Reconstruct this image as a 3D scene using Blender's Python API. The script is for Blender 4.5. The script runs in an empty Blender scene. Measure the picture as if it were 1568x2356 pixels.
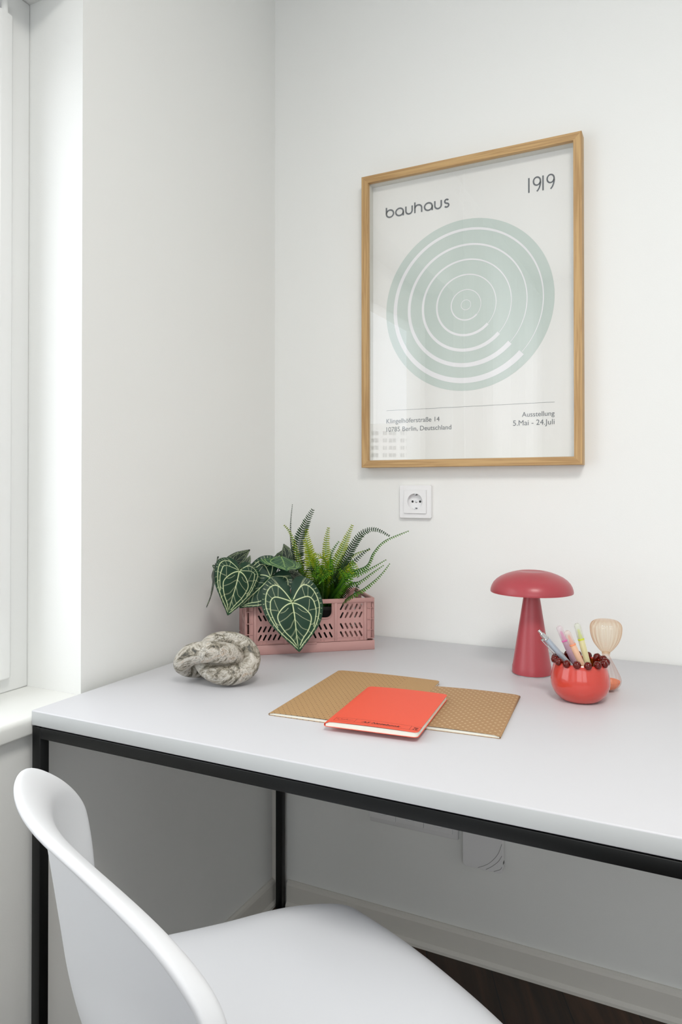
import bpy, bmesh, math, random
import numpy as np
from mathutils import Vector, Matrix
random.seed(7)
PI = math.pi
SC = bpy.context.scene
COL = SC.collection
# ------------------------------------------------------------------ camera
F, YAW, PITCH, CX, CY, CZ = 1627.3, 0.45661, 0.00865, 784.0, 1109.35, 1.0834
camd = bpy.data.cameras.new('camera')
cam = bpy.data.objects.new('camera', camd); COL.objects.link(cam)
cam.location = (0, 0, CZ); cam.rotation_euler = (PI/2+PITCH, 0, YAW)
camd.sensor_fit = 'HORIZONTAL'; camd.sensor_width = 36.0
camd.lens = F/1568*36; camd.shift_x = 0; camd.shift_y = -(1178-CY)/1568
camd.clip_start = 0.02; camd.clip_end = 500
SC.camera = cam
# ------------------------------------------------------------------ world, daylight, exposure
SKY = 2.9
W = bpy.data.worlds.new('overcast_sky'); SC.world = W; W.use_nodes = True
wn = W.node_tree.nodes; wl = W.node_tree.links; wn.clear()
wo = wn.new('ShaderNodeOutputWorld'); bg = wn.new('ShaderNodeBackground')
tc = wn.new('ShaderNodeTexCoord'); nz = wn.new('ShaderNodeTexNoise'); cr = wn.new('ShaderNodeValToRGB')
nz.inputs['Scale'].default_value = 2.2; nz.inputs['Detail'].default_value = 5
cr.color_ramp.elements[0].position = .35; cr.color_ramp.elements[0].color = (.86, .90, .97, 1)
cr.color_ramp.elements[1].position = .65; cr.color_ramp.elements[1].color = (1, 1, 1, 1)
wl.new(tc.outputs['Generated'], nz.inputs['Vector']); wl.new(nz.outputs['Fac'], cr.inputs['Fac'])
wl.new(cr.outputs['Color'], bg.inputs['Color']); bg.inputs['Strength'].default_value = SKY
wl.new(bg.outputs[0], wo.inputs[0])
SC.view_settings.view_transform = 'Standard'; SC.view_settings.look = 'None'
SC.view_settings.exposure = -0.04; SC.view_settings.gamma = 1.0
SC.view_settings.use_curve_mapping = False
def portal(name, loc, rot, sx, sy):
    l = bpy.data.lights.new(name, 'AREA'); l.shape = 'RECTANGLE'; l.size = sx; l.size_y = sy
    l.cycles.is_portal = True
    o = bpy.data.objects.new(name, l); o.location = loc; o.rotation_euler = rot; COL.objects.link(o)
# key measures (metres): room corner, desk, window
D = 1.6009; XL = -.9813; XR = 2.3; YR = -2.0; HC = 2.56
ZD = .7231
REV = .9376; XW = -1.1166          # window reveal and window frame plane
WY0 = -.03; WTOP = 2.0; SILL = .7115
portal('window_daylight', (XW-.08, .46, 1.33), (0, -PI/2, 0), 1.12, .84)
portal('window_daylight', (.75, YR-.1, 1.63), (PI/2, 0, 0), 2.6, 1.45)
LX, LY, FILL_LUM = .35, -.1, 24.0
portal('window_daylight', (XL-.15, -1.125, 1.25), (0, -PI/2, 0), 2.2, 1.35)      # place and luminance of the added ceiling fill light

fw = Vector((-math.sin(YAW)*math.cos(PITCH), math.cos(YAW)*math.cos(PITCH), math.sin(PITCH)))
ri = Vector((math.cos(YAW), math.sin(YAW), 0)); up = ri.cross(fw)
CAM = Vector((0, 0, CZ))
def at(x, y, ax, v):               # point of the place seen at (x, y) on the plane axis = v
    r = fw + ri*((x-CX)/F) - up*((y-CY)/F)
    return CAM + r*((v-CAM[ax])/r[ax])
def ad(x, y, d):                   # same, at forward distance d
    return CAM + (fw + ri*((x-CX)/F) - up*((y-CY)/F))*d

# ------------------------------------------------------------------ materials
def lin(c):
    return tuple((v/12.92 if v <= .04045 else ((v+.055)/1.055)**2.4) for v in [q/255 for q in c]) + (1,)
def pmat(name, rgb, rough=.5, spec=.5, metal=0, coat=0, noise=0, nscale=40, bump=0, bscale=200, trans=0, sub=0, ior=1.5, alpha=1):
    m = bpy.data.materials.new(name); m.use_nodes = True
    N, L = m.node_tree.nodes, m.node_tree.links
    b = N['Principled BSDF']
    c = lin(rgb)
    b.inputs['Base Color'].default_value = c; b.inputs['Roughness'].default_value = rough
    b.inputs['Specular IOR Level'].default_value = spec; b.inputs['Metallic'].default_value = metal
    b.inputs['Coat Weight'].default_value = coat; b.inputs['Transmission Weight'].default_value = trans
    b.inputs['IOR'].default_value = ior; b.inputs['Alpha'].default_value = alpha
    b.inputs['Coat Roughness'].default_value = .04
    if sub:
        b.inputs['Subsurface Weight'].default_value = sub; b.inputs['Subsurface Scale'].default_value = .005
    t = N.new('ShaderNodeTexCoord')
    if noise:
        n = N.new('ShaderNodeTexNoise'); n.inputs['Scale'].default_value = nscale; n.inputs['Detail'].default_value = 4
        L.new(t.outputs['Object'], n.inputs['Vector'])
        mx = N.new('ShaderNodeMix'); mx.data_type = 'RGBA'
        mx.inputs[6].default_value = tuple(v*(1-noise) for v in c[:3])+(1,)
        mx.inputs[7].default_value = tuple(min(1, v*(1+noise)) for v in c[:3])+(1,)
        L.new(n.outputs['Fac'], mx.inputs[0]); L.new(mx.outputs[2], b.inputs['Base Color'])
    if bump:
        n2 = N.new('ShaderNodeTexNoise'); n2.inputs['Scale'].default_value = bscale; n2.inputs['Detail'].default_value = 3
        L.new(t.outputs['Object'], n2.inputs['Vector'])
        bp = N.new('ShaderNodeBump'); bp.inputs['Strength'].default_value = bump; bp.inputs['Distance'].default_value = .001
        L.new(n2.outputs['Fac'], bp.inputs['Height']); L.new(bp.outputs[0], b.inputs['Normal'])
    return m
def glassy(name, tint, ior=1.45, rough=0.0, body=None, bodyw=0.0, edge=None):
    m = bpy.data.materials.new(name); m.use_nodes = True
    N, L = m.node_tree.nodes, m.node_tree.links; N.clear()
    o = N.new('ShaderNodeOutputMaterial'); tr = N.new('ShaderNodeBsdfTransparent'); gl = N.new('ShaderNodeBsdfGlossy')
    fr = N.new('ShaderNodeFresnel'); mx = N.new('ShaderNodeMixShader')
    tr.inputs[0].default_value = tint
    if edge:                       # longer way through the glass where it turns away
        lw = N.new('ShaderNodeLayerWeight'); lw.inputs[0].default_value = .35; em = N.new('ShaderNodeMix'); em.data_type = 'RGBA'
        em.inputs[6].default_value = tint; em.inputs[7].default_value = edge; L.new(lw.outputs['Facing'], em.inputs[0]); L.new(em.outputs[2], tr.inputs[0])
    gl.inputs['Roughness'].default_value = rough; gl.inputs['Color'].default_value = (1, 1, 1, 1)
    fr.inputs['IOR'].default_value = ior
    ge = N.new('ShaderNodeNewGeometry'); iv = N.new('ShaderNodeMath'); iv.operation = 'SUBTRACT'; iv.inputs[0].default_value = 1
    L.new(ge.outputs['Backfacing'], iv.inputs[1]); ml = N.new('ShaderNodeMath'); ml.operation = 'MULTIPLY'
    L.new(fr.outputs[0], ml.inputs[0]); L.new(iv.outputs[0], ml.inputs[1])
    L.new(ml.outputs[0], mx.inputs[0]); L.new(gl.outputs[0], mx.inputs[2])
    if body:
        df = N.new('ShaderNodeBsdfDiffuse'); df.inputs[0].default_value = body
        m2 = N.new('ShaderNodeMixShader'); m2.inputs[0].default_value = bodyw
        L.new(tr.outputs[0], m2.inputs[1]); L.new(df.outputs[0], m2.inputs[2]); L.new(m2.outputs[0], mx.inputs[1])
    else:
        L.new(tr.outputs[0], mx.inputs[1])
    L.new(mx.outputs[0], o.inputs[0])
    return m
def woodmat(name, c1, c2, scale=1.0, rough=.45, along=0):
    m = bpy.data.materials.new(name); m.use_nodes = True
    N, L = m.node_tree.nodes, m.node_tree.links; b = N['Principled BSDF']
    t = N.new('ShaderNodeTexCoord'); mp = N.new('ShaderNodeMapping')
    s = [220*scale]*3; s[along] = 7*scale; mp.inputs['Scale'].default_value = s
    n = N.new('ShaderNodeTexNoise'); n.inputs['Scale'].default_value = 1; n.inputs['Detail'].default_value = 6; n.inputs['Distortion'].default_value = .6
    r = N.new('ShaderNodeValToRGB'); r.color_ramp.elements[0].position = .32; r.color_ramp.elements[1].position = .62
    r.color_ramp.elements[0].color = lin(c1); r.color_ramp.elements[1].color = lin(c2)
    L.new(t.outputs['Object'], mp.inputs[0]); L.new(mp.outputs[0], n.inputs['Vector']); L.new(n.outputs['Fac'], r.inputs[0])
    L.new(r.outputs[0], b.inputs['Base Color']); b.inputs['Roughness'].default_value = rough
    bp = N.new('ShaderNodeBump'); bp.inputs['Strength'].default_value = .25; bp.inputs['Distance'].default_value = .0005
    L.new(n.outputs['Fac'], bp.inputs['Height']); L.new(bp.outputs[0], b.inputs['Normal'])
    return m
M = {}
M['wall'] = pmat('wall_paint', (242, 243, 241), .85, .2, bump=.12, bscale=420)
M['ceiling'] = pmat('ceiling_paint', (245, 245, 243), .9, .2)
M['trim'] = pmat('trim_paint', (228, 225, 218), .5, .4)
M['sill'] = pmat('sill_lacquer', (238, 239, 236), .3, .5)
M['upvc'] = pmat('window_plastic', (238, 239, 238), .3, .5)
M['desk'] = pmat('light_grey_laminate', (211, 211, 215), .42, .45, bump=.05, bscale=900)
M['deskedge'] = pmat('laminate_edge_band_shaded', (199, 202, 203), .38, .45)  # edge band toned darker than the top to imitate shade on the front
M['black'] = pmat('black_powder_coat', (7, 9, 10), .42, .35)
M['chair'] = pmat('white_plastic', (236, 238, 242), .38, .45)
M['beech'] = woodmat('chair_leg_wood', (190, 160, 120), (214, 186, 146), .6, .4, 2)
M['oak'] = woodmat('oak_veneer', (172, 134, 86), (202, 166, 115), 1.0, .5, 0)
M['paper'] = pmat('poster_paper', (240, 240, 237), .8, .2)
M['spacer'] = pmat('frame_spacer', (212, 210, 202), .8, .2)
M['sage'] = pmat('sage_ink', (203, 215, 209), .8, .2)
M['whiteink'] = pmat('pale_ink', (243, 243, 245), .8, .2)
M['ink'] = pmat('grey_ink', (98, 103, 108), .8, .2)
M['glass'] = glassy('clear_glass', (1, 1, 1, 1), 2.0)
M['pane'] = glassy('window_glass', (.97, .98, .98, 1), 1.5)
M['socket'] = pmat('socket_plastic', (240, 240, 241), .22, .5)
M['socketdark'] = pmat('socket_hole', (20, 20, 20), .5)
M['chrome'] = pmat('chrome', (210, 212, 214), .12, .5, metal=1)
M['crate'] = pmat('pink_plastic', (196, 152, 147), .42, .4)
M['potblack'] = pmat('black_pot_plastic', (22, 22, 20), .5)
M['soil'] = pmat('dark_soil', (30, 24, 18), .95, .1, noise=.5, nscale=90, bump=1, bscale=120)
M['stem'] = pmat('green_stem', (52, 78, 44), .5)
M['lamp'] = pmat('matt_red_paint', (174, 72, 80), .31, .45)
M['lampwhite'] = pmat('lamp_diffuser', (235, 230, 224), .5)
M['bowl'] = pmat('red_glaze', (206, 66, 54), .16, .5, coat=.6)
M['amber'] = pmat('amber_glass', (96, 14, 5), .07, .45, coat=0, noise=.25, nscale=160)
M['amberin'] = pmat('amber_glass_lining', (190, 84, 16), .08, .6, coat=.5)
M['kraft'] = None
M['pages'] = pmat('cream_pages', (238, 237, 226), .85, .1)
M['pen'] = pmat('pale_blue_metal', (176, 186, 198), .3, .5, metal=.35)
M['hourglass'] = glassy('peach_glass', (1.0, .95, .875, 1), 1.6, 0.02, edge=(.80, .56, .36, 1))
M['hourglass_low'] = glassy('pale_pink_glass', (1.0, .965, .95, 1), 1.6, 0.02, edge=(.82, .62, .56, 1))
M['sand'] = pmat('orange_sand', (236, 146, 108), .9, .1, bump=.6, bscale=1500, noise=.06, nscale=900)
m = bpy.data.materials.new('sheer_curtain'); m.use_nodes = True; N, L = m.node_tree.nodes, m.node_tree.links; N.clear()
o_ = N.new('ShaderNodeOutputMaterial'); a_ = N.new('ShaderNodeBsdfTransparent'); b_ = N.new('ShaderNodeBsdfTranslucent'); c_ = N.new('ShaderNodeBsdfDiffuse')
b_.inputs[0].default_value = (.9, .9, .9, 1); c_.inputs[0].default_value = (.86, .86, .86, 1)
x_ = N.new('ShaderNodeMixShader'); x_.inputs[0].default_value = .45; y_ = N.new('ShaderNodeMixShader'); y_.inputs[0].default_value = .82
L.new(b_.outputs[0], x_.inputs[1]); L.new(c_.outputs[0], x_.inputs[2]); L.new(a_.outputs[0], y_.inputs[1]); L.new(x_.outputs[0], y_.inputs[2]); L.new(y_.outputs[0], o_.inputs[0])
M['curtain'] = m
M['facade'] = pmat('pale_facade', (235, 235, 232), .9, .1)
M['farwin'] = pmat('far_window_glass', (96, 104, 108), .3)
M['plasticclear'] = None

# ------------------------------------------------------------------ mesh helpers
def link(name, me, mat=None, parent=None, smooth=False):
    o = bpy.data.objects.new(name, me); COL.objects.link(o)
    if mat is not None:
        if not me.materials: me.materials.append(mat)
    if parent is not None: o.parent = parent
    if smooth:
        me.polygons.foreach_set('use_smooth', [True]*len(me.polygons))
    return o
def from_bm(name, bm, mat=None, parent=None, smooth=False, sharp=None):
    me = bpy.data.meshes.new(name)
    if sharp is not None:
        for e in bm.edges:
            if len(e.link_faces) == 2 and e.calc_face_angle(0) > sharp: e.smooth = False
        smooth = True
    bm.to_mesh(me); bm.free()
    return link(name, me, mat, parent, smooth)
def from_pd(name, vs, fs, mat=None, parent=None, smooth=False):
    me = bpy.data.meshes.new(name); me.from_pydata([tuple(v) for v in vs], [], fs); me.update()
    return link(name, me, mat, parent, smooth)
def thing(name, label, cat, loc=(0, 0, 0), rotz=0, group=None):
    o = bpy.data.objects.new(name, None); COL.objects.link(o); o.empty_display_size = .05
    o.location = loc; o.rotation_euler = (0, 0, rotz)
    return tag(o, label, cat, group)
def tag(o, label, cat, group=None):
    o['label'] = label; o['category'] = cat
    if group: o['group'] = group
    return o
def struct(o):
    o['kind'] = 'structure'; return o
def add_box(bm, x0, x1, y0, y1, z0, z1, bev=0, seg=2):
    vs = [bm.verts.new((x, y, z)) for x in (x0, x1) for y in (y0, y1) for z in (z0, z1)]
    fs = [(0, 1, 3, 2), (4, 6, 7, 5), (0, 4, 5, 1), (2, 3, 7, 6), (0, 2, 6, 4), (1, 5, 7, 3)]
    faces = [bm.faces.new([vs[i] for i in f]) for f in fs]
    if bev:
        es = list({e for f in faces for e in f.edges})
        bmesh.ops.bevel(bm, geom=es, offset=bev, segments=seg, affect='EDGES', profile=.5)
def box(name, x0, x1, y0, y1, z0, z1, mat, parent=None, bev=0, seg=2):
    bm = bmesh.new(); add_box(bm, x0, x1, y0, y1, z0, z1, bev, seg)
    return from_bm(name, bm, mat, parent, smooth=bool(bev), sharp=None if not bev else .9)
def lathe(name, prof, mat, parent=None, n=64, smooth=True, ribs=0, ribamp=0, sharp=.7, seal=True, loc=(0, 0, 0)):
    bm = bmesh.new(); rings = []
    for r, z in prof:
        ring = []
        for i in range(n):
            a = 2*PI*i/n; rr = r*(1+ribamp*math.cos(ribs*a)) if ribs else r
            ring.append(bm.verts.new((loc[0]+rr*math.cos(a), loc[1]+rr*math.sin(a), loc[2]+z)))
        rings.append(ring)
    for a, b in zip(rings, rings[1:]):
        for i in range(n):
            bm.faces.new((a[i], a[(i+1) % n], b[(i+1) % n], b[i]))
    if seal:
        bm.faces.new(list(reversed(rings[0]))); bm.faces.new(rings[-1])
    bmesh.ops.recalc_face_normals(bm, faces=bm.faces)
    return from_bm(name, bm, mat, parent, sharp=sharp)
def spline(P, n, closed=False):
    P = [Vector(p) for p in P]; out = []
    m = len(P); segs = m if closed else m-1
    for k in range(n + (0 if closed else 1)):
        t = k/n*segs; i = min(int(t), segs-1); u = t-i
        if closed: a, b, c, d = P[(i-1) % m], P[i % m], P[(i+1) % m], P[(i+2) % m]
        else: a, b, c, d = P[max(i-1, 0)], P[i], P[min(i+1, m-1)], P[min(i+2, m-1)]
        out.append(.5*((2*b)+(c-a)*u+(2*a-5*b+4*c-d)*u*u+(3*b-a-3*c+d)*u**3))
    return out
def interp(L, n, closed=False):
    return [v[0] for v in spline([(a, 0, 0) for a in L], n, closed)]
def add_tube(bm, pts, rad, n=10, closed=False, cap=True, up0=Vector((0.13, 0.2, 1)), flat=None):
    m = len(pts); rings = []; prev = up0
    for i, p in enumerate(pts):
        if closed: T = (pts[(i+1) % m]-pts[(i-1) % m])
        else: T = pts[min(i+1, m-1)]-pts[max(i-1, 0)]
        T = T.normalized(); A = (prev - T*prev.dot(T)).normalized(); B = T.cross(A); prev = A
        r = rad[i] if hasattr(rad, '__len__') else rad
        rings.append([bm.verts.new(p + (A*math.cos(2*PI*k/n)+B*math.sin(2*PI*k/n))*r) for k in range(n)])
    for i in range(m if closed else m-1):
        a, b = rings[i], rings[(i+1) % m]
        off = 0
        if closed and i == m-1:
            off = min(range(n), key=lambda q: (a[0].co-b[q].co).length)
        for k in range(n):
            bm.faces.new((a[k], a[(k+1) % n], b[(k+1+off) % n], b[(k+off) % n]))
    if cap and not closed:
        bm.faces.new(list(reversed(rings[0]))); bm.faces.new(rings[-1])
def tube(name, pts, rad, mat, parent=None, n=10, closed=False, cap=True):
    bm = bmesh.new(); add_tube(bm, pts, rad, n, closed, cap)
    bmesh.ops.recalc_face_normals(bm, faces=bm.faces)
    return from_bm(name, bm, mat, parent, sharp=.9)
DG = None
def curve_mesh(polys, depth, bevel=0):       # filled flat outline with holes, extruded; even-odd
    cu = bpy.data.curves.new('c', 'CURVE'); cu.dimensions = '2D'; cu.fill_mode = 'BOTH'; cu.extrude = depth/2
    cu.bevel_depth = bevel
    for P in polys:
        s = cu.splines.new('POLY'); s.points.add(len(P)-1)
        for i, p in enumerate(P): s.points[i].co = (p[0], p[1], 0, 1)
        s.use_cyclic_u = True
    return conv(cu)
def conv(cu):
    o = bpy.data.objects.new('tmp', cu); COL.objects.link(o)
    dg = bpy.context.evaluated_depsgraph_get(); dg.update()
    me = bpy.data.meshes.new_from_object(o.evaluated_get(dg))
    bpy.data.objects.remove(o); bpy.data.curves.remove(cu)
    return me
def text_mesh(s, size, depth=.0002, offset=0, shear=0, align='LEFT', spacing=1.0):
    cu = bpy.data.curves.new('t', 'FONT'); cu.body = s; cu.size = size; cu.extrude = depth/2
    cu.offset = offset; cu.shear = shear; cu.align_x = align; cu.space_character = spacing
    return conv(cu)
def xform(me, mtx): me.transform(mtx); me.update(); return me
def fit_width(me, x0, x1, base=None):       # scale text so that it spans x0..x1
    xs = [v.co.x for v in me.vertices]; s = (x1-x0)/(max(xs)-min(xs)); me.transform(Matrix.Translation((x0-min(xs)*s, 0, 0)) @ Matrix.Diagonal((s, s, 1, 1)))
    return me
UPRIGHT = Matrix.Rotation(PI/2, 4, 'X')     # flat xy outline -> wall facing -Y

# ================================================================== STRUCTURE
# floor
fm = bpy.data.materials.new('dark_wood_floor'); fm.use_nodes = True
N, L = fm.node_tree.nodes, fm.node_tree.links; b = N['Principled BSDF']
t = N.new('ShaderNodeTexCoord'); mp = N.new('ShaderNodeMapping'); mp.inputs['Rotation'].default_value = (0, 0, 1.15)
br = N.new('ShaderNodeTexBrick'); br.offset = .37; br.inputs['Scale'].default_value = 1; br.inputs['Brick Width'].default_value = 1.2; br.inputs['Row Height'].default_value = .14
br.inputs['Mortar Size'].default_value = .0012; br.inputs['Color1'].default_value = lin((72, 48, 32)); br.inputs['Color2'].default_value = lin((54, 36, 24)); br.inputs['Mortar'].default_value = lin((14, 10, 8))
mp2 = N.new('ShaderNodeMapping'); mp2.inputs['Scale'].default_value = (3, 34, 3); n = N.new('ShaderNodeTexNoise'); n.inputs['Scale'].default_value = 1; n.inputs['Detail'].default_value = 7; n.inputs['Distortion'].default_value = 1.2
cr = N.new('ShaderNodeValToRGB'); cr.color_ramp.elements[0].position = .3; cr.color_ramp.elements[0].color = (.35, .33, .3, 1); cr.color_ramp.elements[1].position = .72; cr.color_ramp.elements[1].color = (1.25, 1.2, 1.1, 1)
mx = N.new('ShaderNodeMix'); mx.data_type = 'RGBA'; mx.blend_type = 'MULTIPLY'; mx.inputs[0].default_value = 1
L.new(t.outputs['Object'], mp.inputs[0]); L.new(mp.outputs[0], br.inputs['Vector']); L.new(mp.outputs[0], mp2.inputs[0]); L.new(mp2.outputs[0], n.inputs['Vector'])
L.new(n.outputs['Fac'], cr.inputs[0]); L.new(br.outputs['Color'], mx.inputs[6]); L.new(cr.outputs[0], mx.inputs[7]); L.new(mx.outputs[2], b.inputs['Base Color']); b.inputs['Roughness'].default_value = .5
struct(box('floor', XL-.2, XR+.1, YR-.12, D+.1, -.1, 0, fm))
struct(box('ceiling', XL-.2, XR+.1, YR-.12, D+.1, HC, HC+.1, M['ceiling']))
struct(box('wall_back', XL-.2, XR+.1, D, D+.1, 0, HC, M['wall']))
struct(box('wall_right', XR, XR+.1, YR-.12, D, 0, HC, M['wall']))
# left wall with the window recess
bm = bmesh.new()
add_box(bm, XL-.2, XL, REV, D, 0, HC)
add_box(bm, XL-.2, XL, -.45, WY0, 0, HC); add_box(bm, XL-.2, XL, YR-.12, -1.8, 0, HC)
add_box(bm, XL-.2, XL, -1.8, -.45, 2.35, HC); add_box(bm, XL-.2, XL, -1.8, -.45, 0, .12)
add_box(bm, XL-.2, XL, WY0, REV, 0, SILL-.032)
add_box(bm, XL-.2, XL, WY0, REV, WTOP, HC)
bmesh.ops.recalc_face_normals(bm, faces=bm.faces)
struct(from_bm('wall_left', bm, M['wall']))
# rear wall with the wide balcony door opening
bm = bmesh.new(); BX0, BX1, BB, BZ = -.55, 2.05, .9, 2.35
add_box(bm, XL, BX0, YR-.12, YR, 0, HC); add_box(bm, BX1, XR, YR-.12, YR, 0, HC); add_box(bm, BX0, BX1, YR-.12, YR, BZ, HC); add_box(bm, BX0, BX1, YR-.12, YR, 0, BB)
struct(from_bm('wall_rear', bm, M['wall']))
# second window (behind the camera)
o = bpy.data.objects.new('window_2', None); COL.objects.link(o); struct(o); o.location = (BX0, YR-.06, BB); hB = BZ-BB
for i in range(2):
    x = i*1.3
    bm = bmesh.new()
    add_box(bm, x+.002, x+.08, -.03, .03, .003, hB-.003, .004); add_box(bm, x+1.22, x+1.298, -.03, .03, .003, hB-.003, .004)
    add_box(bm, x+.08, x+1.22, -.03, .03, .003, .08, .004); add_box(bm, x+.08, x+1.22, -.03, .03, hB-.08, hB-.003, .004)
    s = from_bm('window_sash', bm, M['upvc'], o, sharp=.9)
    box('window_pane', x+.075, x+1.225, -.003, .003, .075, hB-.075, M['pane'], s)
# unseen ceiling fitting, added as fill light for the desk and walls
cl = thing('ceiling_fill_light', 'round flat white fill light added on the unseen ceiling above the desk', 'lamp', (LX, LY, HC))
lathe('fill_light_body', [(.34, -.0002), (.36, -.012), (.36, -.050), (.352, -.056), (.345, -.050), (.335, -.016)], M['upvc'], cl, n=80, seal=False)
dm = bpy.data.materials.new('fill_light_panel'); dm.use_nodes = True; b = dm.node_tree.nodes['Principled BSDF']; b.inputs['Base Color'].default_value = (.9, .9, .88, 1)
b.inputs['Emission Color'].default_value = (1, .97, .92, 1); b.inputs['Emission Strength'].default_value = FILL_LUM
lathe('fill_light_panel', [(.345, -.046), (.345, -.050), (.0005, -.050)], dm, cl, n=80, seal=False)
# unseen tall window behind the curtain, added to brighten the chair back
o = bpy.data.objects.new('added_window_3', None); COL.objects.link(o); struct(o); o.location = (XL-.11, -1.8, .12)
for i in range(2):
    y = i*.675; bm = bmesh.new()
    add_box(bm, -.03, .03, y+.002, y+.08, .003, 2.227, .004); add_box(bm, -.03, .03, y+.595, y+.673, .003, 2.227, .004)
    add_box(bm, -.03, .03, y+.08, y+.595, .003, .09, .004); add_box(bm, -.03, .03, y+.08, y+.595, 2.14, 2.227, .004)
    s = from_bm('window_sash', bm, M['upvc'], o, sharp=.9)
    box('window_pane', -.003, .003, y+.075, y+.6, .085, 2.145, M['pane'], s)
# left window
o = bpy.data.objects.new('window_1', None); COL.objects.link(o); struct(o); o.location = (XW, WY0, SILL)
hW, wW = WTOP-SILL, REV-WY0
bm = bmesh.new()
for a in ((0, .062), (wW-.062, wW)): add_box(bm, -.07, 0, a[0], a[1], 0, hW, .003)
add_box(bm, -.07, 0, .062, wW-.062, 0, .03, .003); add_box(bm, -.07, 0, .062, wW-.062, hW-.07, hW, .003)
from_bm('window_frame', bm, M['upvc'], o, sharp=.9)
s0, s1, t0, t1 = .050, wW-.050, .028, hW-.055
bm = bmesh.new()
add_box(bm, -.055, .018, s0, s0+.062, t0, t1, .005); add_box(bm, -.055, .018, s1-.03, s1, t0, t1, .005)
add_box(bm, -.055, .018, s0+.062, s1-.03, t0, t0+.05, .005); add_box(bm, -.055, .018, s0+.062, s1-.03, t1-.135, t1, .005)
sa = from_bm('window_sash', bm, M['upvc'], o, sharp=.9)
box('window_pane', -.02, -.014, s0+.06, s1-.028, t0+.048, t1-.13, M['pane'], sa)
yh = at(3, 60, 0, XW).y - WY0
lathe('window_hinge', [(.0035, 0), (.006, .002), (.006, .022), (.0055, .0225), (.006, .023), (.006, .07), (.004, .073)], M['upvc'], o, n=20, loc=(.012, yh-.003, at(3, 95, 0, XW).z-SILL))
# sill
bm = bmesh.new(); xn = XL+.0205; rr = .009
P_ = [(XW-.05, SILL-.030), (XW-.05, SILL)] + [(xn-rr+rr*math.sin(q), SILL-rr+rr*math.cos(q)) for q in [PI/2*i/6 for i in range(7)]] + [(xn-.004+.004*math.cos(q), SILL-.026-.004*math.sin(q)) for q in [PI/2*i/3 for i in range(4)]]
A_ = [[bm.verts.new((x, y, z)) for x, z in P_] for y in (WY0, REV-.0002)]
for i in range(len(P_)): bm.faces.new((A_[0][i], A_[0][(i+1) % len(P_)], A_[1][(i+1) % len(P_)], A_[1][i]))
bm.faces.new(A_[0]); bm.faces.new(A_[1]); bmesh.ops.recalc_face_normals(bm, faces=bm.faces)
struct(from_bm('window_sill', bm, M['sill'], sharp=.9))
# baseboards, profile (out, z)
prof = [(0, 0), (.017, 0), (.017, .007), (.011, .014), (.011, .056), (.009, .062), (.004, .066), (0, .066)]
def basebd(name, p0, p1, nrm):
    bm = bmesh.new(); p0, p1, nrm = Vector(p0), Vector(p1), Vector(nrm); A = []
    for p in (p0, p1): A.append([bm.verts.new(p+nrm*a+Vector((0, 0, z))) for a, z in prof])
    k = len(prof)
    for i in range(k): bm.faces.new((A[0][i], A[0][(i+1) % k], A[1][(i+1) % k], A[1][i]))
    bm.faces.new(A[0]); bm.faces.new(list(reversed(A[1]))); bmesh.ops.recalc_face_normals(bm, faces=bm.faces)
    struct(from_bm(name, bm, M['trim']))
basebd('baseboard_back', (-.9385, D, 0), (XR, D, 0), (0, -1, 0))
basebd('baseboard_left', (XL, D-.013, 0), (XL, YR, 0), (1, 0, 0))
basebd('baseboard_right', (XR, D, 0), (XR, YR, 0), (-1, 0, 0))
struct(box('trim_1', XL, XL+.0175, D-.0125, D, 0, .695, M['trim'], bev=.001))
# curtain beside the window
bm = bmesh.new(); cols = []
for i in range(321):
    u = i/320; y = .0-1.92*u; x = XL+.060+.020*math.sin(u*112)+.010*math.sin(u*61+1)
    cols.append([bm.verts.new((x+.004*math.sin(z*2+u*9), y, z)) for z in (.02, .8, 1.6, 2.40)])
for a, c in zip(cols, cols[1:]):
    for k in range(3): bm.faces.new((a[k], c[k], c[k+1], a[k+1]))
cur = thing('curtain', 'long white curtain hanging beside the window, seen in the poster glass', 'curtain', (0, 0, 0))
cs = from_bm('curtain_cloth', bm, M['curtain'], cur, smooth=True)
tube('curtain_rail', [Vector((XL+.055, .08, 2.415)), Vector((XL+.055, -1.96, 2.415))], .012, M['upvc'], cur, n=14)
tube('rail_bracket', [Vector((XL+.055, -.02, 2.42)), Vector((XL+.055, -.02, HC+.001))], .006, M['upvc'], cur, n=10)
tube('rail_bracket', [Vector((XL+.055, -1.85, 2.42)), Vector((XL+.055, -1.85, HC+.001))], .006, M['upvc'], cur, n=10)

# building seen in the poster glass, far beyond the window
DB = 280.0
bd = Vector((-.374, -.923, 0)).normalized(); bs = Vector((-bd.y, bd.x, 0))*-1
bb = thing('apartment_building', 'pale apartment tower outside the window, mirrored in the poster glass', 'building', (-.55+bd.x*DB, 1.6+bd.y*DB, -40))
bb.rotation_euler = (0, 0, math.atan2(-bd.x, bd.y))
box('facade', -30, 26, 0, 14, 0, 64.5, M['facade'], bb)
box('roof_house', -3, 9, 3, 11, 64.5, 67.0, M['facade'], bb)
for r in range(6):
    for c, (xa, xb) in enumerate(((-14.2, -11.2), (-8.0, -5.6), (-4.9, -3.4), (-1.6, 1.2), (2.0, 3.6), (5.4, 8.2), (9.2, 10.6))):
        z = 47.6+r*2.93
        w = box('window', xa, xb, -.12, .05, z, z+1.55, M['farwin'], bb)
        box('window_bar', (xa+xb)/2-.1, (xa+xb)/2+.1, -.2, -.12, z, z+1.55, M['facade'], w)

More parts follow.
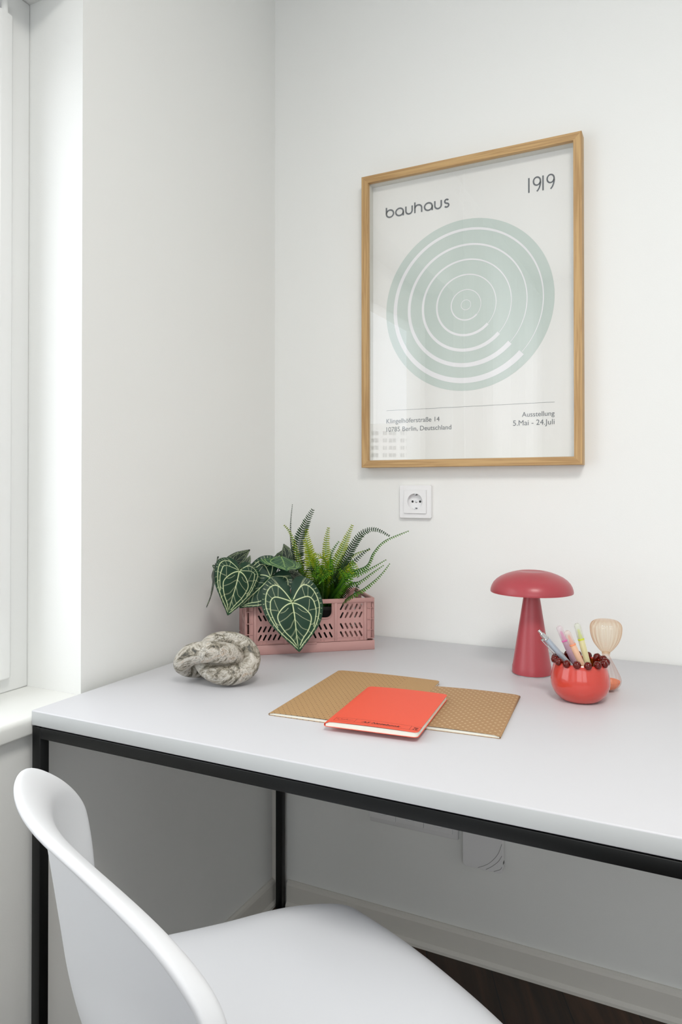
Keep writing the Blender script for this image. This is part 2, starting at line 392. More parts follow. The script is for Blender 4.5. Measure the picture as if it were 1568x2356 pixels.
# ================================================================== DESK
DX0, DX1, DY0, DY1 = -.9595, .44, .8126, 1.5975
dk = thing('desk', 'light grey desk on a thin black metal frame in the room corner', 'desk', ((DX0+DX1)/2, (DY0+DY1)/2, 0))
def loc(x, y): return x-(DX0+DX1)/2, y-(DY0+DY1)/2
x0, y0 = loc(DX0, DY0); x1, y1 = loc(DX1, DY1)
dt = box('desk_top', x0, x1, y0, y1, ZD-.0245, ZD, M['desk'], dk, bev=.002, seg=2)
dt.data.materials.append(M['deskedge'])
for p in dt.data.polygons:
    if abs(p.normal.z) < .3: p.material_index = 1
ft = .0183; zt = ZD-.0262
box('front_rail', x0+ft, x1-ft, y0+.0015, y0+.0015+ft, zt-ft, zt, M['black'], dk, bev=.0012)
box('back_rail', x0+ft, x1-ft, y1-ft-.009, y1-.009, zt-ft, zt, M['black'], dk, bev=.0012)
for xa in (x0+.0003, x1-ft): box('side_rail', xa, xa+ft, y0+.0015+ft, y1-ft-.009, zt-ft, zt, M['black'], dk, bev=.0012)
for xa in (x0+.0003, x1-ft):
    for ya in (y0+.0015, y1-ft-.009):
        box('leg', xa, xa+ft, ya, ya+ft, 0, zt, M['black'], dk, bev=.0012)
bm = bmesh.new()
bm.free()
for xx in (x0+.05, 0, x1-.05):
    for yy in (y0+.012, y1-.018): box('mounting_pad', xx-.01, xx+.01, yy-.006, yy+.006, zt-.002, ZD-.0242, M['black'], dk)
#@@OBJECTS
def rel(o):
    m = Matrix.Identity(4); p = o.parent
    while p is not None:
        m = (Matrix.Translation(p.location) @ p.rotation_euler.to_matrix().to_4x4()) @ m; p = p.parent
    o.data.transform(m.inverted()); return o

# ================================================================== CHAIR
CH_HEAD, CH_X, CH_Y = 60, -.385, .70
HD = math.radians(CH_HEAD); CC = Vector((CH_X, CH_Y, 0))
ch = thing('chair', 'white moulded plastic chair with curved back tucked towards the desk', 'chair', CC, HD-PI/2)
# local: x to the right, y forward, z up. centre line from front lip to top of the back
CL = [(.228, .422), (.219, .442), (.192, .456), (.11, .453), (.01, .448), (-.09, .452), (-.160, .468), (-.205, .505), (-.232, .56), (-.246, .61), (-.254, .66), (-.260, .70), (-.266, .74), (-.270, .772), (-.274, .798)]
HWD = [.195, .215, .234, .252, .260, .258, .242, .220, .206, .208, .214, .220, .220, .217, .214]
WRAP = [0, 0, 0, 0, 0, .012, .030, .050, .066, .078, .084, .084, .082, .078, .076]
DISH = [-.022, -.018, -.010, .008, .020, .030, .03, .015, 0, 0, 0, 0, 0, 0, 0]
def shell(s, w, fcl):
    a = abs(w)
    g = 1-1.0*(1-math.sqrt(max(0, 1-a**3)))
    se = s if s < .62 else .62+(s-.62)*g
    cy, cz, hw, wr, di = fcl(se)
    hw2 = fcl(s)[2] if s < .62 else hw
    back = min(1, max(0, (s-.42)/.15))
    e1 = max(0, (a-.84)/.16)**2; e2 = max(0, (s-.90)/.10)**2 if s > .9 else 0
    e = min(1, math.hypot(e1, e2))
    y = cy+wr*a**2.1-back*e*.026; z = cz+di*a**2.2-(1-back)*e*.012
    if s < .14: y -= (1-s/.14)*.045*a**3
    return (hw*w, y, z)
n_s, n_w = 64, 40
TAB = np.array([interp([c[0] for c in CL], n_s), interp([c[1] for c in CL], n_s), interp(HWD, n_s), interp(WRAP, n_s), interp(DISH, n_s)])
def fcl(s):
    t = s*n_s; i = min(int(t), n_s-1); u = t-i; return TAB[:, i]*(1-u)+TAB[:, i+1]*u
vs, fs = [], []
for i in range(n_s+1):
    for j in range(n_w+1): vs.append(shell(i/n_s, -1+2*j/n_w, fcl))
for i in range(n_s):
    for j in range(n_w):
        q = i*(n_w+1)+j; fs.append((q, q+1, q+n_w+2, q+n_w+1))
sh = from_pd('chair_shell', vs, fs, M['chair'], ch, True)
md = sh.modifiers.new('s', 'SOLIDIFY'); md.thickness = .009; md.offset = 0
md = sh.modifiers.new('u', 'SUBSURF'); md.levels = 2; md.render_levels = 2
box('seat_mount', -.12, .12, -.08, .13, .412, .432, M['black'], ch, bev=.004)
for sx in (-1, 1):
    for yb, yt in ((.235, .10), (-.22, -.06)):
        tube('leg', [Vector((sx*.21, yb, 0)), Vector((sx*.10, yt, .42))], [.0095, .0155], M['beech'], ch, n=16)

# ================================================================== POSTER
PF = D-.034; k = (PF)/(D-.022)
PX0, PX1 = at(831, 700, 1, PF).x, at(1338.3, 700, 1, PF).x
PZ0, PZ1 = at(831, 1076, 1, PF).z, at(831, 408, 1, PF).z
po = thing('framed_poster', 'framed poster of pale green rings in an oak frame on the white wall', 'poster', ((PX0+PX1)/2, D, PZ0))
hwp, hp = (PX1-PX0)/2, PZ1-PZ0; fwd_ = .0172
def rail(length, rot, cx_, cz_):
    # member with mitred ends, long axis local x, outer edge at local z = 0, inner at z = -fwd_
    h = length/2; f = fwd_
    vs = [(-h, 0, 0), (h, 0, 0), (h-f, 0, -f), (-h+f, 0, -f), (-h, -.034, 0), (h, -.034, 0), (h-f, -.034, -f), (-h+f, -.034, -f)]
    vs = [(x, y-.0002, z) for x, y, z in vs]
    fs = [(0, 1, 2, 3), (7, 6, 5, 4), (0, 4, 5, 1), (1, 5, 6, 2), (2, 6, 7, 3), (3, 7, 4, 0)]
    bm = bmesh.new(); V = [bm.verts.new(v) for v in vs]
    for q in fs: bm.faces.new([V[i] for i in q])
    bmesh.ops.recalc_face_normals(bm, faces=bm.faces)
    bmesh.ops.bevel(bm, geom=[e for e in bm.edges if abs(e.verts[0].co.y-e.verts[1].co.y) < 1e-6 and e.verts[0].co.y < -.02 and abs(e.verts[0].co.z-e.verts[1].co.z) < 1e-6], offset=.0006, segments=2, affect='EDGES')
    o = from_bm('frame_rail', bm, M['oak'], po); o.location = (cx_, 0, cz_); o.rotation_euler = (0, rot, 0); return o
rail(2*hwp, 0, 0, hp); rail(2*hwp, PI, 0, 0); rail(hp, PI/2, hwp, hp/2); rail(hp, -PI/2, -hwp, hp/2)
f = fwd_
bm = bmesh.new()
for a in ((-hwp+f-.001, -hwp+f+.001), (hwp-f-.001, hwp-f+.001)): add_box(bm, a[0], a[1], -.024, -.004, f, hp-f)
for a in ((f-.001, f+.001), (hp-f-.001, hp-f+.001)): add_box(bm, -hwp+f, hwp-f, -.024, -.004, a[0], a[1])
from_bm('frame_spacer', bm, M['spacer'], po)
box('glazing', -hwp+f-.001, hwp-f+.001, -.0260, -.0243, f-.001, hp-f+.001, M['glass'], po)
pp = box('poster_sheet', -hwp+f-.001, hwp-f+.001, -.004, -.0025, f-.001, hp-f+.001, M['paper'], po)
PS = D-.0042
def onprint(me, name, mat):
    me.transform(UPRIGHT); o = link(name, me, mat, pp); me.transform(Matrix.Translation((0, PS-.0001, 0))); return rel(o)
def PXZ(x, y): v = at(x, y, 1, PS); return v.x, v.z
def ribbon_into(bm, pts, w, closed=False, z=0.0):
    m = len(pts); V = []
    for i in range(m):
        a = pts[(i-1) % m] if closed or i > 0 else pts[0]; c = pts[(i+1) % m] if closed or i < m-1 else pts[-1]
        dx, dy = c[0]-a[0], c[1]-a[1]; l = math.hypot(dx, dy) or 1; nx, ny = -dy/l, dx/l
        ww = (w[i] if hasattr(w, '__len__') else w)/2
        V.append((bm.verts.new((pts[i][0]+nx*ww, pts[i][1]+ny*ww, z)), bm.verts.new((pts[i][0]-nx*ww, pts[i][1]-ny*ww, z))))
    for i in range(m if closed else m-1):
        p, q = V[i], V[(i+1) % m]; bm.faces.new((p[0], p[1], q[1], q[0]))
def arc(cx_, cy_, rx, ry, a0, a1, n=24):
    return [(cx_+rx*math.cos(math.radians(a0+(a1-a0)*i/n)), cy_+ry*math.sin(math.radians(a0+(a1-a0)*i/n))) for i in range(n+1)]
# disc and rings
dcx, dcz = -.4617*1.0, 1.5088; RD = .1993
onprint(curve_mesh([arc(dcx, dcz, RD, RD, 0, 359, 160)], .0001), 'printed_disc', M['sage'])
for r, wt in ((.1755, .0142), (.1398, .0112), (.105, .0085), (.0703, .0062), (.0352, .0036), (.0115, .0016)):
    bm = bmesh.new(); n = 160
    a0 = -43.5
    pts = arc(dcx, dcz, r, r, a0, a0-359.5, n); w = [wt*(1-i/n)+.0011*(i/n) for i in range(n+1)]
    ribbon_into(bm, pts, w, z=.0004); me = bpy.data.meshes.new('ring'); bm.to_mesh(me); bm.free()
    onprint(me, 'printed_ring', M['whiteink'])
# heading letters, built from strokes
def letter_o(): return [('r', arc(.5, .5, .44, .44, 0, 357, 40), True)]
LET = {'a': letter_o()+[('l', [(.94, .56), (.94, 0)], False)],
       'b': letter_o()+[('l', [(.06, .45), (.06, 1.28)], False)],
       'u': [('l', [(.1, 1)]+[(.1, .45)]+arc(.5, .45, .40, .40, 180, 360, 16)+[(.9, 1)], False)],
       'h': [('l', [(.1, 0), (.1, 1.3)], False), ('l', [(.1, .55)]+arc(.5, .55, .40, .38, 180, 0, 16)+[(.9, 0)], False)],
       's': [('l', arc(.5, .73, .36, .22, 30, 255, 18)+arc(.5, .27, .40, .22, 80, -150, 18), False)],
       '1': [('l', [(.5, 0), (.5, 1.0)], False)],
       '9': [('r', arc(.5, .70, .42, .27, 0, 356, 40), True), ('l', arc(.28, .70, .66, .72, -5, -72, 14), False)]}
def word(name, letters, sw):
    bm = bmesh.new()
    for ch_, xa, xb, zb, xh in letters:
        for kind, pts, cl in LET[ch_]:
            ribbon_into(bm, [(xa+p[0]*(xb-xa), zb+p[1]*xh) for p in pts], sw, cl, z=.0003)
    me = bpy.data.meshes.new(name); bm.to_mesh(me); bm.free(); return onprint(me, name, M['ink'])
zb = PXZ(890, 502.3)[1]; xh = .0200
w_ = [('b', 887.5, 906), ('a', 909, 928.5), ('u', 931.5, 949.5), ('h', 952, 971.5), ('a', 975, 995), ('u', 998, 1016.5), ('s', 1021, 1033)]
word('printed_heading', [(c, PXZ(a, 490)[0], PXZ(b_, 490)[0], zb, xh) for c, a, b_ in w_], .0037)
zb = PXZ(1216, 444)[1]; hh = PXZ(1216, 410)[1]-zb
word('printed_year', [(c, PXZ(a, 420)[0], PXZ(b_, 420)[0], zb, hh) for c, a, b_ in (('1', 1212, 1220), ('9', 1225, 1244), ('1', 1244.5, 1252.5), ('9', 1256.5, 1275.5))], .0032)
def line(name, s, xa, xb, y):
    me = text_mesh(s, .0125, .0001, 0)
    fit_width(me, PXZ(xa, y)[0], PXZ(xb, y)[0]); me.transform(Matrix.Translation((0, PXZ(xa, y)[1], 0))); onprint(me, name, M['ink'])
line('printed_address', 'Klingelh\u00f6ferstra\u00dfe 14', 888.5, 1010.5, 974.3)
line('printed_address', '10785 Berlin, Deutschland', 888.5, 1037.5, 993.2)
line('printed_title', 'Ausstellung', 1200, 1275, 959.2)
line('printed_date', '5.Mai - 24.Juli', 1179.5, 1275, 979.6)
bm = bmesh.new(); ribbon_into(bm, [PXZ(889, 945), (PXZ(1275.5, 923)[0], PXZ(889, 945)[1])], .00055, z=.0003)
me = bpy.data.meshes.new('rule'); bm.to_mesh(me); bm.free(); onprint(me, 'printed_rule', M['ink'])

# ================================================================== SOCKETS AND WALL BOX
def rsq(cx_, cy_, hx, hy, r, n=5):
    out = []
    for qx, qy, a in ((1, 1, 0), (-1, 1, 90), (-1, -1, 180), (1, -1, 270)):
        out += arc(cx_+qx*(hx-r), cy_+qy*(hy-r), r, r, a, a+90, n)
    return out
def socket_insert(parent, dx, dz):
    me = curve_mesh([rsq(0, 0, .0275, .0275, .001), list(reversed(arc(0, 0, .0196, .0196, 0, 357.5, 63)))], .0018, .0005)
    me.transform(Matrix.Translation((dx, -.0112, dz)) @ UPRIGHT); ins = link('socket_insert', me, M['socket'], parent)
    prof = [(.0196, .012), (.0192, .0018), (.0186, .0008), (0.0002, .0008)]
    cup = lathe('socket_well', prof, M['socket'], ins, n=64, seal=False)
    cup.data.transform(Matrix.Translation((dx, 0, dz)) @ Matrix.Rotation(PI/2, 4, 'X'))
    for s in (-1, 1):
        h = lathe('pin_hole', [(.0028, .0006), (.0028, .0012), (.0002, .0012)], M['socketdark'], ins, n=20, seal=False)
        h.data.transform(Matrix.Translation((dx+s*.0095, 0, dz)) @ Matrix.Rotation(PI/2, 4, 'X'))
        rg = lathe('pin_collar', [(.0028, .0008), (.0028, .0017), (.0038, .0017), (.0038, .0008)], M['socket'], ins, n=20, seal=False)
        rg.data.transform(Matrix.Translation((dx+s*.0095, 0, dz)) @ Matrix.Rotation(PI/2, 4, 'X'))
        box('earth_clip', dx-.0025, dx+.0025, -.0085, -.0012, dz+s*.0180-.0016, dz+s*.0180+.0016, M['chrome'], ins, bev=.0004)
        box('earth_slot', dx-.0024, dx+.0024, -.0021, -.0007, dz+s*.0165-.0016, dz+s*.0165+.0016, M['socketdark'], ins)
    sc = lathe('screw', [(.0029, .0008), (.0029, .0018), (.0022, .0022), (.0002, .0022)], M['chrome'], ins, n=20, seal=False)
    sc.data.transform(Matrix.Translation((dx, 0, dz)) @ Matrix.Rotation(PI/2, 4, 'X'))
def socket(x0, x1, z0, z1, count, label):
    so = thing('wall_socket', label, 'socket', ((x0+x1)/2, D, (z0+z1)/2))
    hx, hz = (x1-x0)/2, (z1-z0)/2
    pitch = .071; xs = [(i-(count-1)/2)*pitch for i in range(count)]
    polys = [rsq(0, 0, hx, hz, .003)]
    polys += [list(reversed(rsq(a, 0, .0279, .0279, .001))) for a in xs]
    me = curve_mesh(polys, .0075, .0008); me.transform(Matrix.Translation((0, -.0047, 0)) @ UPRIGHT)
    link('socket_frame', me, M['socket'], so)
    for a in xs: socket_insert(so, a, 0)
    return so
a_, b_ = at(919.5, 1117, 1, D-.009), at(990.5, 1192, 1, D-.009)
socket(a_.x, b_.x, b_.z, a_.z, 1, 'square white wall socket under the framed poster')
# strip of sockets under the desk, only its lower edge shows
a_, b_ = at(851, 1890, 1, D-.009), at(1053, 1934, 1, D-.009)
so = thing('socket_strip', 'white multiple socket strip on the wall under the desk', 'socket', ((a_.x+b_.x)/2, D, b_.z))
Ls = b_.x-a_.x; hs = .0785
gx = [at(x, 1900, 1, D-.011).x-(a_.x+b_.x)/2 for x in (909.5, 974, 1040.5)]
box('socket_frame', -Ls/2, Ls/2, -.009, -.0001, 0, hs, M['socket'], so, bev=.002)
edges = [gx[0]-.0700]+gx
for i in range(3):
    c = (edges[i]+edges[i+1])/2
    me = curve_mesh([rsq(0, 0, .0345, .0275, .001), list(reversed(arc(0, 0, .0196, .0196, 0, 357.5, 63)))], .002, .0004)
    me.transform(Matrix.Translation((c, -.0104, hs/2)) @ UPRIGHT); ins = link('socket_insert', me, M['socket'], so)
    cup = lathe('socket_well', [(.0196, .0112), (.0186, .0094), (.0002, .0094)], M['socket'], ins, n=48, seal=False)
    cup.data.transform(Matrix.Translation((c, 0, hs/2)) @ Matrix.Rotation(PI/2, 4, 'X'))
    for s in (-1, 1):
        h = lathe('pin_hole', [(.0028, .0094), (.0028, .0098), (.0002, .0098)], M['socketdark'], ins, n=16, seal=False)
        h.data.transform(Matrix.Translation((c+s*.0095, 0, hs/2)) @ Matrix.Rotation(PI/2, 4, 'X'))
a_, b_ = at(1065, 1992, 1, D-.026), at(1154.5, 2011, 1, D-.026)
wb = thing('wall_box', 'white plastic box with three curved grooves on the wall under the desk', 'wall box', ((a_.x+b_.x)/2, D, b_.z))
hb = (b_.x-a_.x)/2
me = curve_mesh([rsq(0, .046, hb, .046, .009)], .024, .001); me.transform(Matrix.Translation((0, -.0132, 0)) @ UPRIGHT)
link('box_cover', me, M['socket'], wb, False)
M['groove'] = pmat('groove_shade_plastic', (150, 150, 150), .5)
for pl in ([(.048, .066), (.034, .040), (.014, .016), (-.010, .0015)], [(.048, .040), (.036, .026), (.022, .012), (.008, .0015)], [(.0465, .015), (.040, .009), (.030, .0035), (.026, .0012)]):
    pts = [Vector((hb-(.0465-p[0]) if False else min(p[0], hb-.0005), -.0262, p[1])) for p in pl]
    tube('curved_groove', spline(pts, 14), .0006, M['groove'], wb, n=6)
bm = bmesh.new(); add_box(bm, hb-.0008, hb+.0016, -.020, -.012, .018, .024, .0003); from_bm('button', bm, M['socketdark'], wb)

# ================================================================== CRATE
FR_ = at(861.5, 1494, 2, ZD); FL_ = at(564, 1509.5, 2, ZD); FL_.z = FR_.z = ZD
cdir = (FR_-FL_); LC = cdir.length; ang = math.atan2(cdir.y, cdir.x); WC = .168; HCR = .1155
cr_ = thing('plastic_crate', 'dusty pink folding plastic crate holding two plants in the desk corner', 'crate', FL_, ang)
def cw(x, y, z): return Vector((FL_.x+math.cos(ang)*x-math.sin(ang)*y, FL_.y+math.sin(ang)*x+math.cos(ang)*y, ZD+z))
def slot(cx_, cz_, lean, ln=.0146, w=.0040, n=6):
    a = math.radians(90-lean); d = ((ln-w)/2*math.cos(a), (ln-w)/2*math.sin(a)); ad_ = math.degrees(a)
    return list(reversed(arc(cx_+d[0], cz_+d[1], w/2, w/2, ad_-90, ad_+90, n)+arc(cx_-d[0], cz_-d[1], w/2, w/2, ad_+90, ad_+270, n)))
def slot_rows(xa, xb, rows, lean_sign, cnt):
    out = []
    for ri_, zc in enumerate(rows):
        ln = 27*lean_sign*(1 if zc > .062 else -1)
        for i in range(cnt): out.append(slot(xa+(xb-xa)*(i+.5)/cnt, zc, ln))
    return out
def crate_panel(name, length, origin, rot, handle=True):
    """long or short side: slotted sheet, ribs and a hand hole; local x along, z up, outside faces -y"""
    Ln = length; ph, pw = .0205, .0245
    e0 = .0245; m0 = .0835 if Ln > .2 else .055
    sheet = [[(0.016, .022), (Ln-.016, .022), (Ln-.016, HCR-.001), (.016, HCR-.001)]]
    rows = [.0965, .0785, .0545, .0365]
    low = [.0545, .0365]
    if Ln > .2:
        sheet += slot_rows(.0262, .0800, rows, -1, 5) + slot_rows(Ln-.0800, Ln-.0262, rows, 1, 5)
        mid = Ln/2; hwid = .046
        sheet += [s for s in slot_rows(.0935, mid-.002, low, -1, 4)] + slot_rows(mid+.002, Ln-.0935, low, 1, 4)
    else:
        mid = Ln/2; hwid = .030
        sheet += slot_rows(.0262, mid-.002, low, -1, 4) + slot_rows(mid+.002, Ln-.0262, low, 1, 4)
    hole = [(mid-hwid, .1065), (mid+hwid, .1065)] + arc(mid+hwid-.012, .087, .012, .012, 0, -90, 6) + arc(mid-hwid+.012, .087, .012, .012, -90, -180, 6)
    sheet.append(hole)
    me = curve_mesh(sheet, .0018)
    me.transform(Matrix.Translation((0, .0036, 0)) @ UPRIGHT)
    p = link(name, me, M['crate'], cr_); p.location = origin; p.rotation_euler = (0, 0, rot)
    bm = bmesh.new()
    B = lambda x0, x1, z0, z1, y0=0, y1=.0045: add_box(bm, x0, x1, y0, y1, z0, z1, .0005, 1)
    B(.0005, Ln-.0005, HCR-.0095, HCR, 0, .0048)                       # top rim
    ribs = [.0185, Ln-.0245] + ([.0850, Ln-.0915] if Ln > .2 else [])
    for x in ribs: B(x, x+.0062, .0215, HCR-.009, .0002)
    for xs in (0.0004, Ln-.0176):                                      # hinge column grid
        for x in (xs, xs+.0082, xs+.0158): B(x, x+.0014, .024, HCR-.009, .0004, .0042)
        for z in (.0245, .0440, .0672, .0925): B(xs, xs+.0172, z, z+.0014, .0004, .0042)
        add_box(bm, xs+.008, xs+.0172, .0030, .0045, .024, HCR-.009) if xs < .1 else add_box(bm, xs, xs+.0095, .0030, .0045, .024, HCR-.009)
    B(.0185, Ln-.0185, .0215, .0228, 0, .0045); B(.0245, Ln-.0245, .0285, .0296, .0014, .0045)
    for x in (.030, .037, .044, Ln-.044, Ln-.037, Ln-.034, .115, .122, Ln-.122, Ln-.115) if Ln > .2 else (.03, .037, Ln-.037, Ln-.03):
        B(x, x+.0014, .0222, .0290, .0006, .0045)
    if handle:                                                         # raised lip of the hand hole
        o_ = arc(mid+hwid-.0115, .0868, .0135, .0135, 0, -90, 6) + arc(mid-hwid+.0115, .0868, .0135, .0135, -90, -180, 6)
        lip = [Vector((mid+hwid+.002, .001, .107))]+[Vector((a, .001, b)) for a, b in o_]+[Vector((mid-hwid-.002, .001, .107))]
        add_tube(bm, lip, .0012, 6)
    fr = from_bm('panel_ribs', bm, M['crate'], p, sharp=.9)
    return p
crate_panel('front_panel', LC, (0, .0008, 0), 0)
crate_panel('back_panel', LC, (LC, WC-.0008, 0), PI)
crate_panel('side_panel', WC-.012, (.0008, WC-.006, 0), -PI/2)
crate_panel('side_panel', WC-.012, (LC-.0008, .006, 0), PI/2)
bm = bmesh.new()
t_ = .003
add_box(bm, 0, LC, 0, t_, 0, .0208, .0008, 1); add_box(bm, 0, LC, WC-t_, WC, 0, .0208, .0008, 1)
add_box(bm, 0, t_, t_, WC-t_, 0, .0208, 0); add_box(bm, LC-t_, LC, t_, WC-t_, 0, .0208, 0); add_box(bm, t_, LC-t_, t_, WC-t_, .001, .004)
add_box(bm, LC/2-.012, LC/2+.012, -.0012, .002, .0175, .0222, .0006, 1)
from_bm('crate_base', bm, M['crate'], cr_, sharp=.9)

# ================================================================== PLANTS
def leafmat(name, g, v, v2):
    m = bpy.data.materials.new(name); m.use_nodes = True; N, L = m.node_tree.nodes, m.node_tree.links; b = N['Principled BSDF']
    at_ = N.new('ShaderNodeAttribute'); at_.attribute_name = 'vein'; sp = N.new('ShaderNodeSeparateColor')
    L.new(at_.outputs['Color'], sp.inputs[0])
    t = N.new('ShaderNodeTexCoord'); n = N.new('ShaderNodeTexNoise'); n.inputs['Scale'].default_value = 55; n.inputs['Detail'].default_value = 4
    L.new(t.outputs['Object'], n.inputs['Vector'])
    g1, g2 = lin(g), tuple(c*1.5 for c in lin(g)[:3])+(1,)
    a = N.new('ShaderNodeMix'); a.data_type = 'RGBA'; a.inputs[6].default_value = g1; a.inputs[7].default_value = g2; L.new(n.outputs['Fac'], a.inputs[0])
    c = N.new('ShaderNodeMix'); c.data_type = 'RGBA'; c.inputs[7].default_value = lin(v2); L.new(a.outputs[2], c.inputs[6]); L.new(sp.outputs[1], c.inputs[0])
    d = N.new('ShaderNodeMix'); d.data_type = 'RGBA'; d.inputs[7].default_value = lin(v); L.new(c.outputs[2], d.inputs[6]); L.new(sp.outputs[0], d.inputs[0])
    L.new(d.outputs[2], b.inputs['Base Color']); b.inputs['Roughness'].default_value = .42; b.inputs['Specular IOR Level'].default_value = .35
    return m
M['leaf'] = leafmat('heart_leaf', (17, 50, 33), (222, 232, 184), (96, 146, 84))
M['leafdark'] = leafmat('heart_leaf_dark', (22, 36, 30), (176, 190, 150), (80, 106, 74))
M['leafgreen'] = leafmat('heart_leaf_green', (30, 72, 44), (160, 190, 110), (80, 130, 74))
RT = [(0, 1), (8, .87), (20, .765), (33, .70), (45, .67), (60, .645), (75, .63), (98, .62), (118, .625), (138, .625), (152, .595), (163, .53), (171, .42), (176, .28), (180, .13)]
def Rth(d): return float(np.interp(abs(d), [a for a, _ in RT], [b for _, b in RT]))
def pol(d, fr, s=1):
    r = Rth(d)*fr; return (s*r*math.sin(math.radians(d)), r*math.cos(math.radians(d)))
def leafveins():
    S = []                                             # a0, b0, a1, b1, width, kind
    def pl(P, w, kind, n=18):
        Q = spline([(p[0], p[1], 0) for p in P], n)
        for i in range(n):
            ww = w[0]+(w[1]-w[0])*i/n; S.append((Q[i].x, Q[i].y, Q[i+1].x, Q[i+1].y, ww, kind))
    pl([(0, 0), (.008, .3), (-.006, .65), (0, .97)], (.017, .006), 0)
    for s in (1, -1):
        L1 = [(0, 0), (.13, -.21), (.26, -.335), (.38, -.32), (.485, -.20), (.535, -.03), (.535, .14), (.475, .34), (.38, .52), (.25, .68), (.12, .81), (.025, .92)]
        L2 = [(0, 0), (.16, -.065), (.33, -.105), (.425, -.04), (.455, .08), (.46, .20), (.42, .34), (.365, .50)]
        L3 = [(0, .015), (.12, .055), (.245, .15), (.335, .28), (.315, .42), (.235, .58), (.12, .72), (.035, .86)]
        pl([(s*a, b) for a, b in L1], (.0135, .0085), 0, 44); pl([(s*a, b) for a, b in L2], (.0145, .009), 0, 30); pl([(s*a, b) for a, b in L3], (.0145, .010), 0, 34)
        for P in ([(0, .20), (.07, .24), (.17, .32), (.32, .40)], [(0, .34), (.05, .41), (.12, .52), (.245, .57)], [(0, .52), (.06, .62), (.135, .70)], [(.0, .66), (.05, .75), (.085, .76)],
                  [(.33, .17), (.37, .16), (.455, .15)], [(.30, .19), (.34, .05), (.36, -.05)], [(.31, .45), (.35, .45), (.40, .40)], [(.10, .12), (.18, .19), (.27, .22)]):
            pl([(s*a, b) for a, b in P], (.0062, .005), 1, 8)
        Q = spline([(a, b, 0) for a, b in L1], 60); Q2 = spline([(a, b, 0) for a, b in L2+L3[4:]], 60)
        for k in range(5, 58, 3):                      # short ties from the edge vein to the margin
            p = Q[k]; r0 = math.hypot(p.x, p.y); th = math.degrees(math.atan2(p.x, p.y)); e_ = pol(th-1.5, .975)
            pl([(s*p.x, p.y), (s*(p.x+e_[0])/2+s*.006, (p.y+e_[1])/2), (s*e_[0], e_[1])], (.0052, .0034), 1, 4)
        for k in (10, 16, 22, 27, 32, 37, 42, 47):     # ties between the two loops
            p = Q[k]; q_ = min(Q2, key=lambda v: (v-p).length)
            pl([(s*p.x, p.y), (s*(p.x+q_.x)/2, (p.y+q_.y)/2+.010), (s*q_.x, q_.y)], (.0052, .0048), 1, 5)
    return np.array(S)
LV = leafveins()
def leaf_mesh(Pp, Tp, Rp, cup=.10, droop=.06, fold=.0, lobe=1.0, nr=54, nt=220, flare=0):
    P, T, R = Pp, Tp, Rp; ax = T-P; W_ = (R-P)/.62 + ax*.05; Nn = ax.cross(W_).normalized()
    if Nn.dot(CAM-P) < 0: Nn = -Nn
    ln = ax.length
    A = []
    for i in range(nr+1):
        for j in range(nt):
            th = -180+360*(j+.5)/nt; r = Rth(th)*i/nr
            A.append((r*math.sin(math.radians(th)), r*math.cos(math.radians(th)), i/nr, th))
    A = np.array(A)
    p = A[:, None, :2]; a = LV[None, :, 0:2]; b2 = LV[None, :, 2:4]; d = b2-a
    t = np.clip(((p-a)*d).sum(-1)/np.maximum((d*d).sum(-1), 1e-9), 0, 1); dist = np.sqrt((((a+d*t[..., None])-p)**2).sum(-1))
    w = LV[None, :, 4]
    q = np.clip(1.35-dist/(w*.75), 0, 1)
    k0 = LV[:, 5] == 0
    v0 = q[:, k0].max(1); v1 = q[:, ~k0].max(1)
    halo = np.exp(-(np.hypot(A[:, 0], A[:, 1])/.05)**2)
    gl = np.clip(np.exp(-(dist[:, k0].min(1)/.022)**2)*.14 + halo*.7, 0, 1)
    vs = []
    for (x, y, fr, th) in A:
        h = cup*(abs(x)**.9)*.55 - cup*1.4*x*x - droop*max(0, y)**2*1.2 - droop*.9*max(0, -y)**1.5 + fold*abs(x)
        h += .010*math.sin(th*.16)*fr**3 + flare*fr**4*math.sin(math.radians(th*5))
        h -= .018*math.exp(-(x/.03)**2)
        c = P + ax*(y if y > 0 else y*lobe) + W_*x + Nn*(h - (1-lobe)*.5*max(0, -y))*ln
        vs.append(c)
    fs = []
    for i in range(1, nr):
        for j in range(nt-1):
            fs.append((i*nt+j, i*nt+j+1, (i+1)*nt+j+1, (i+1)*nt+j))
    for j in range(nt-1): fs.append((0, nt+j+1, nt+j)) if False else fs.append((j, nt+j, nt+j+1))
    me = bpy.data.meshes.new('leaf'); me.from_pydata([tuple(v) for v in vs], [], fs); me.update()
    ca = me.color_attributes.new('vein', 'FLOAT_COLOR', 'POINT')
    colr = np.zeros((len(vs), 4), dtype=np.float32); colr[:, 0] = np.clip(v0+v1*.75, 0, 1); colr[:, 1] = gl; colr[:, 3] = 1
    ca.data.foreach_set('color', colr.ravel())
    return me
PA = cw(.075, .085, .0); PFn = cw(.195, .088, .0)
an = thing('heart_leaf_plant', 'dark green plant with pale veined heart leaves in the pink crate', 'plant', (PA.x, PA.y, ZD+.004))
fe = thing('fern', 'bright green fern with arching fronds in the pink crate', 'fern', (PFn.x, PFn.y, ZD+.004))
for pl_, r_ in ((an, .048), (fe, .048)):
    lathe('plant_pot', [(.034, .0003), (r_-.003, .080), (r_, .080), (r_, .088), (r_-.002, .088), (r_-.004, .074), (.001, .074)], M['potblack'], pl_, n=40)
    lathe('soil', [(r_-.0045, .070), (r_-.006, .076), (.02, .080), (.0005, .081)], M['soil'], pl_, n=32)
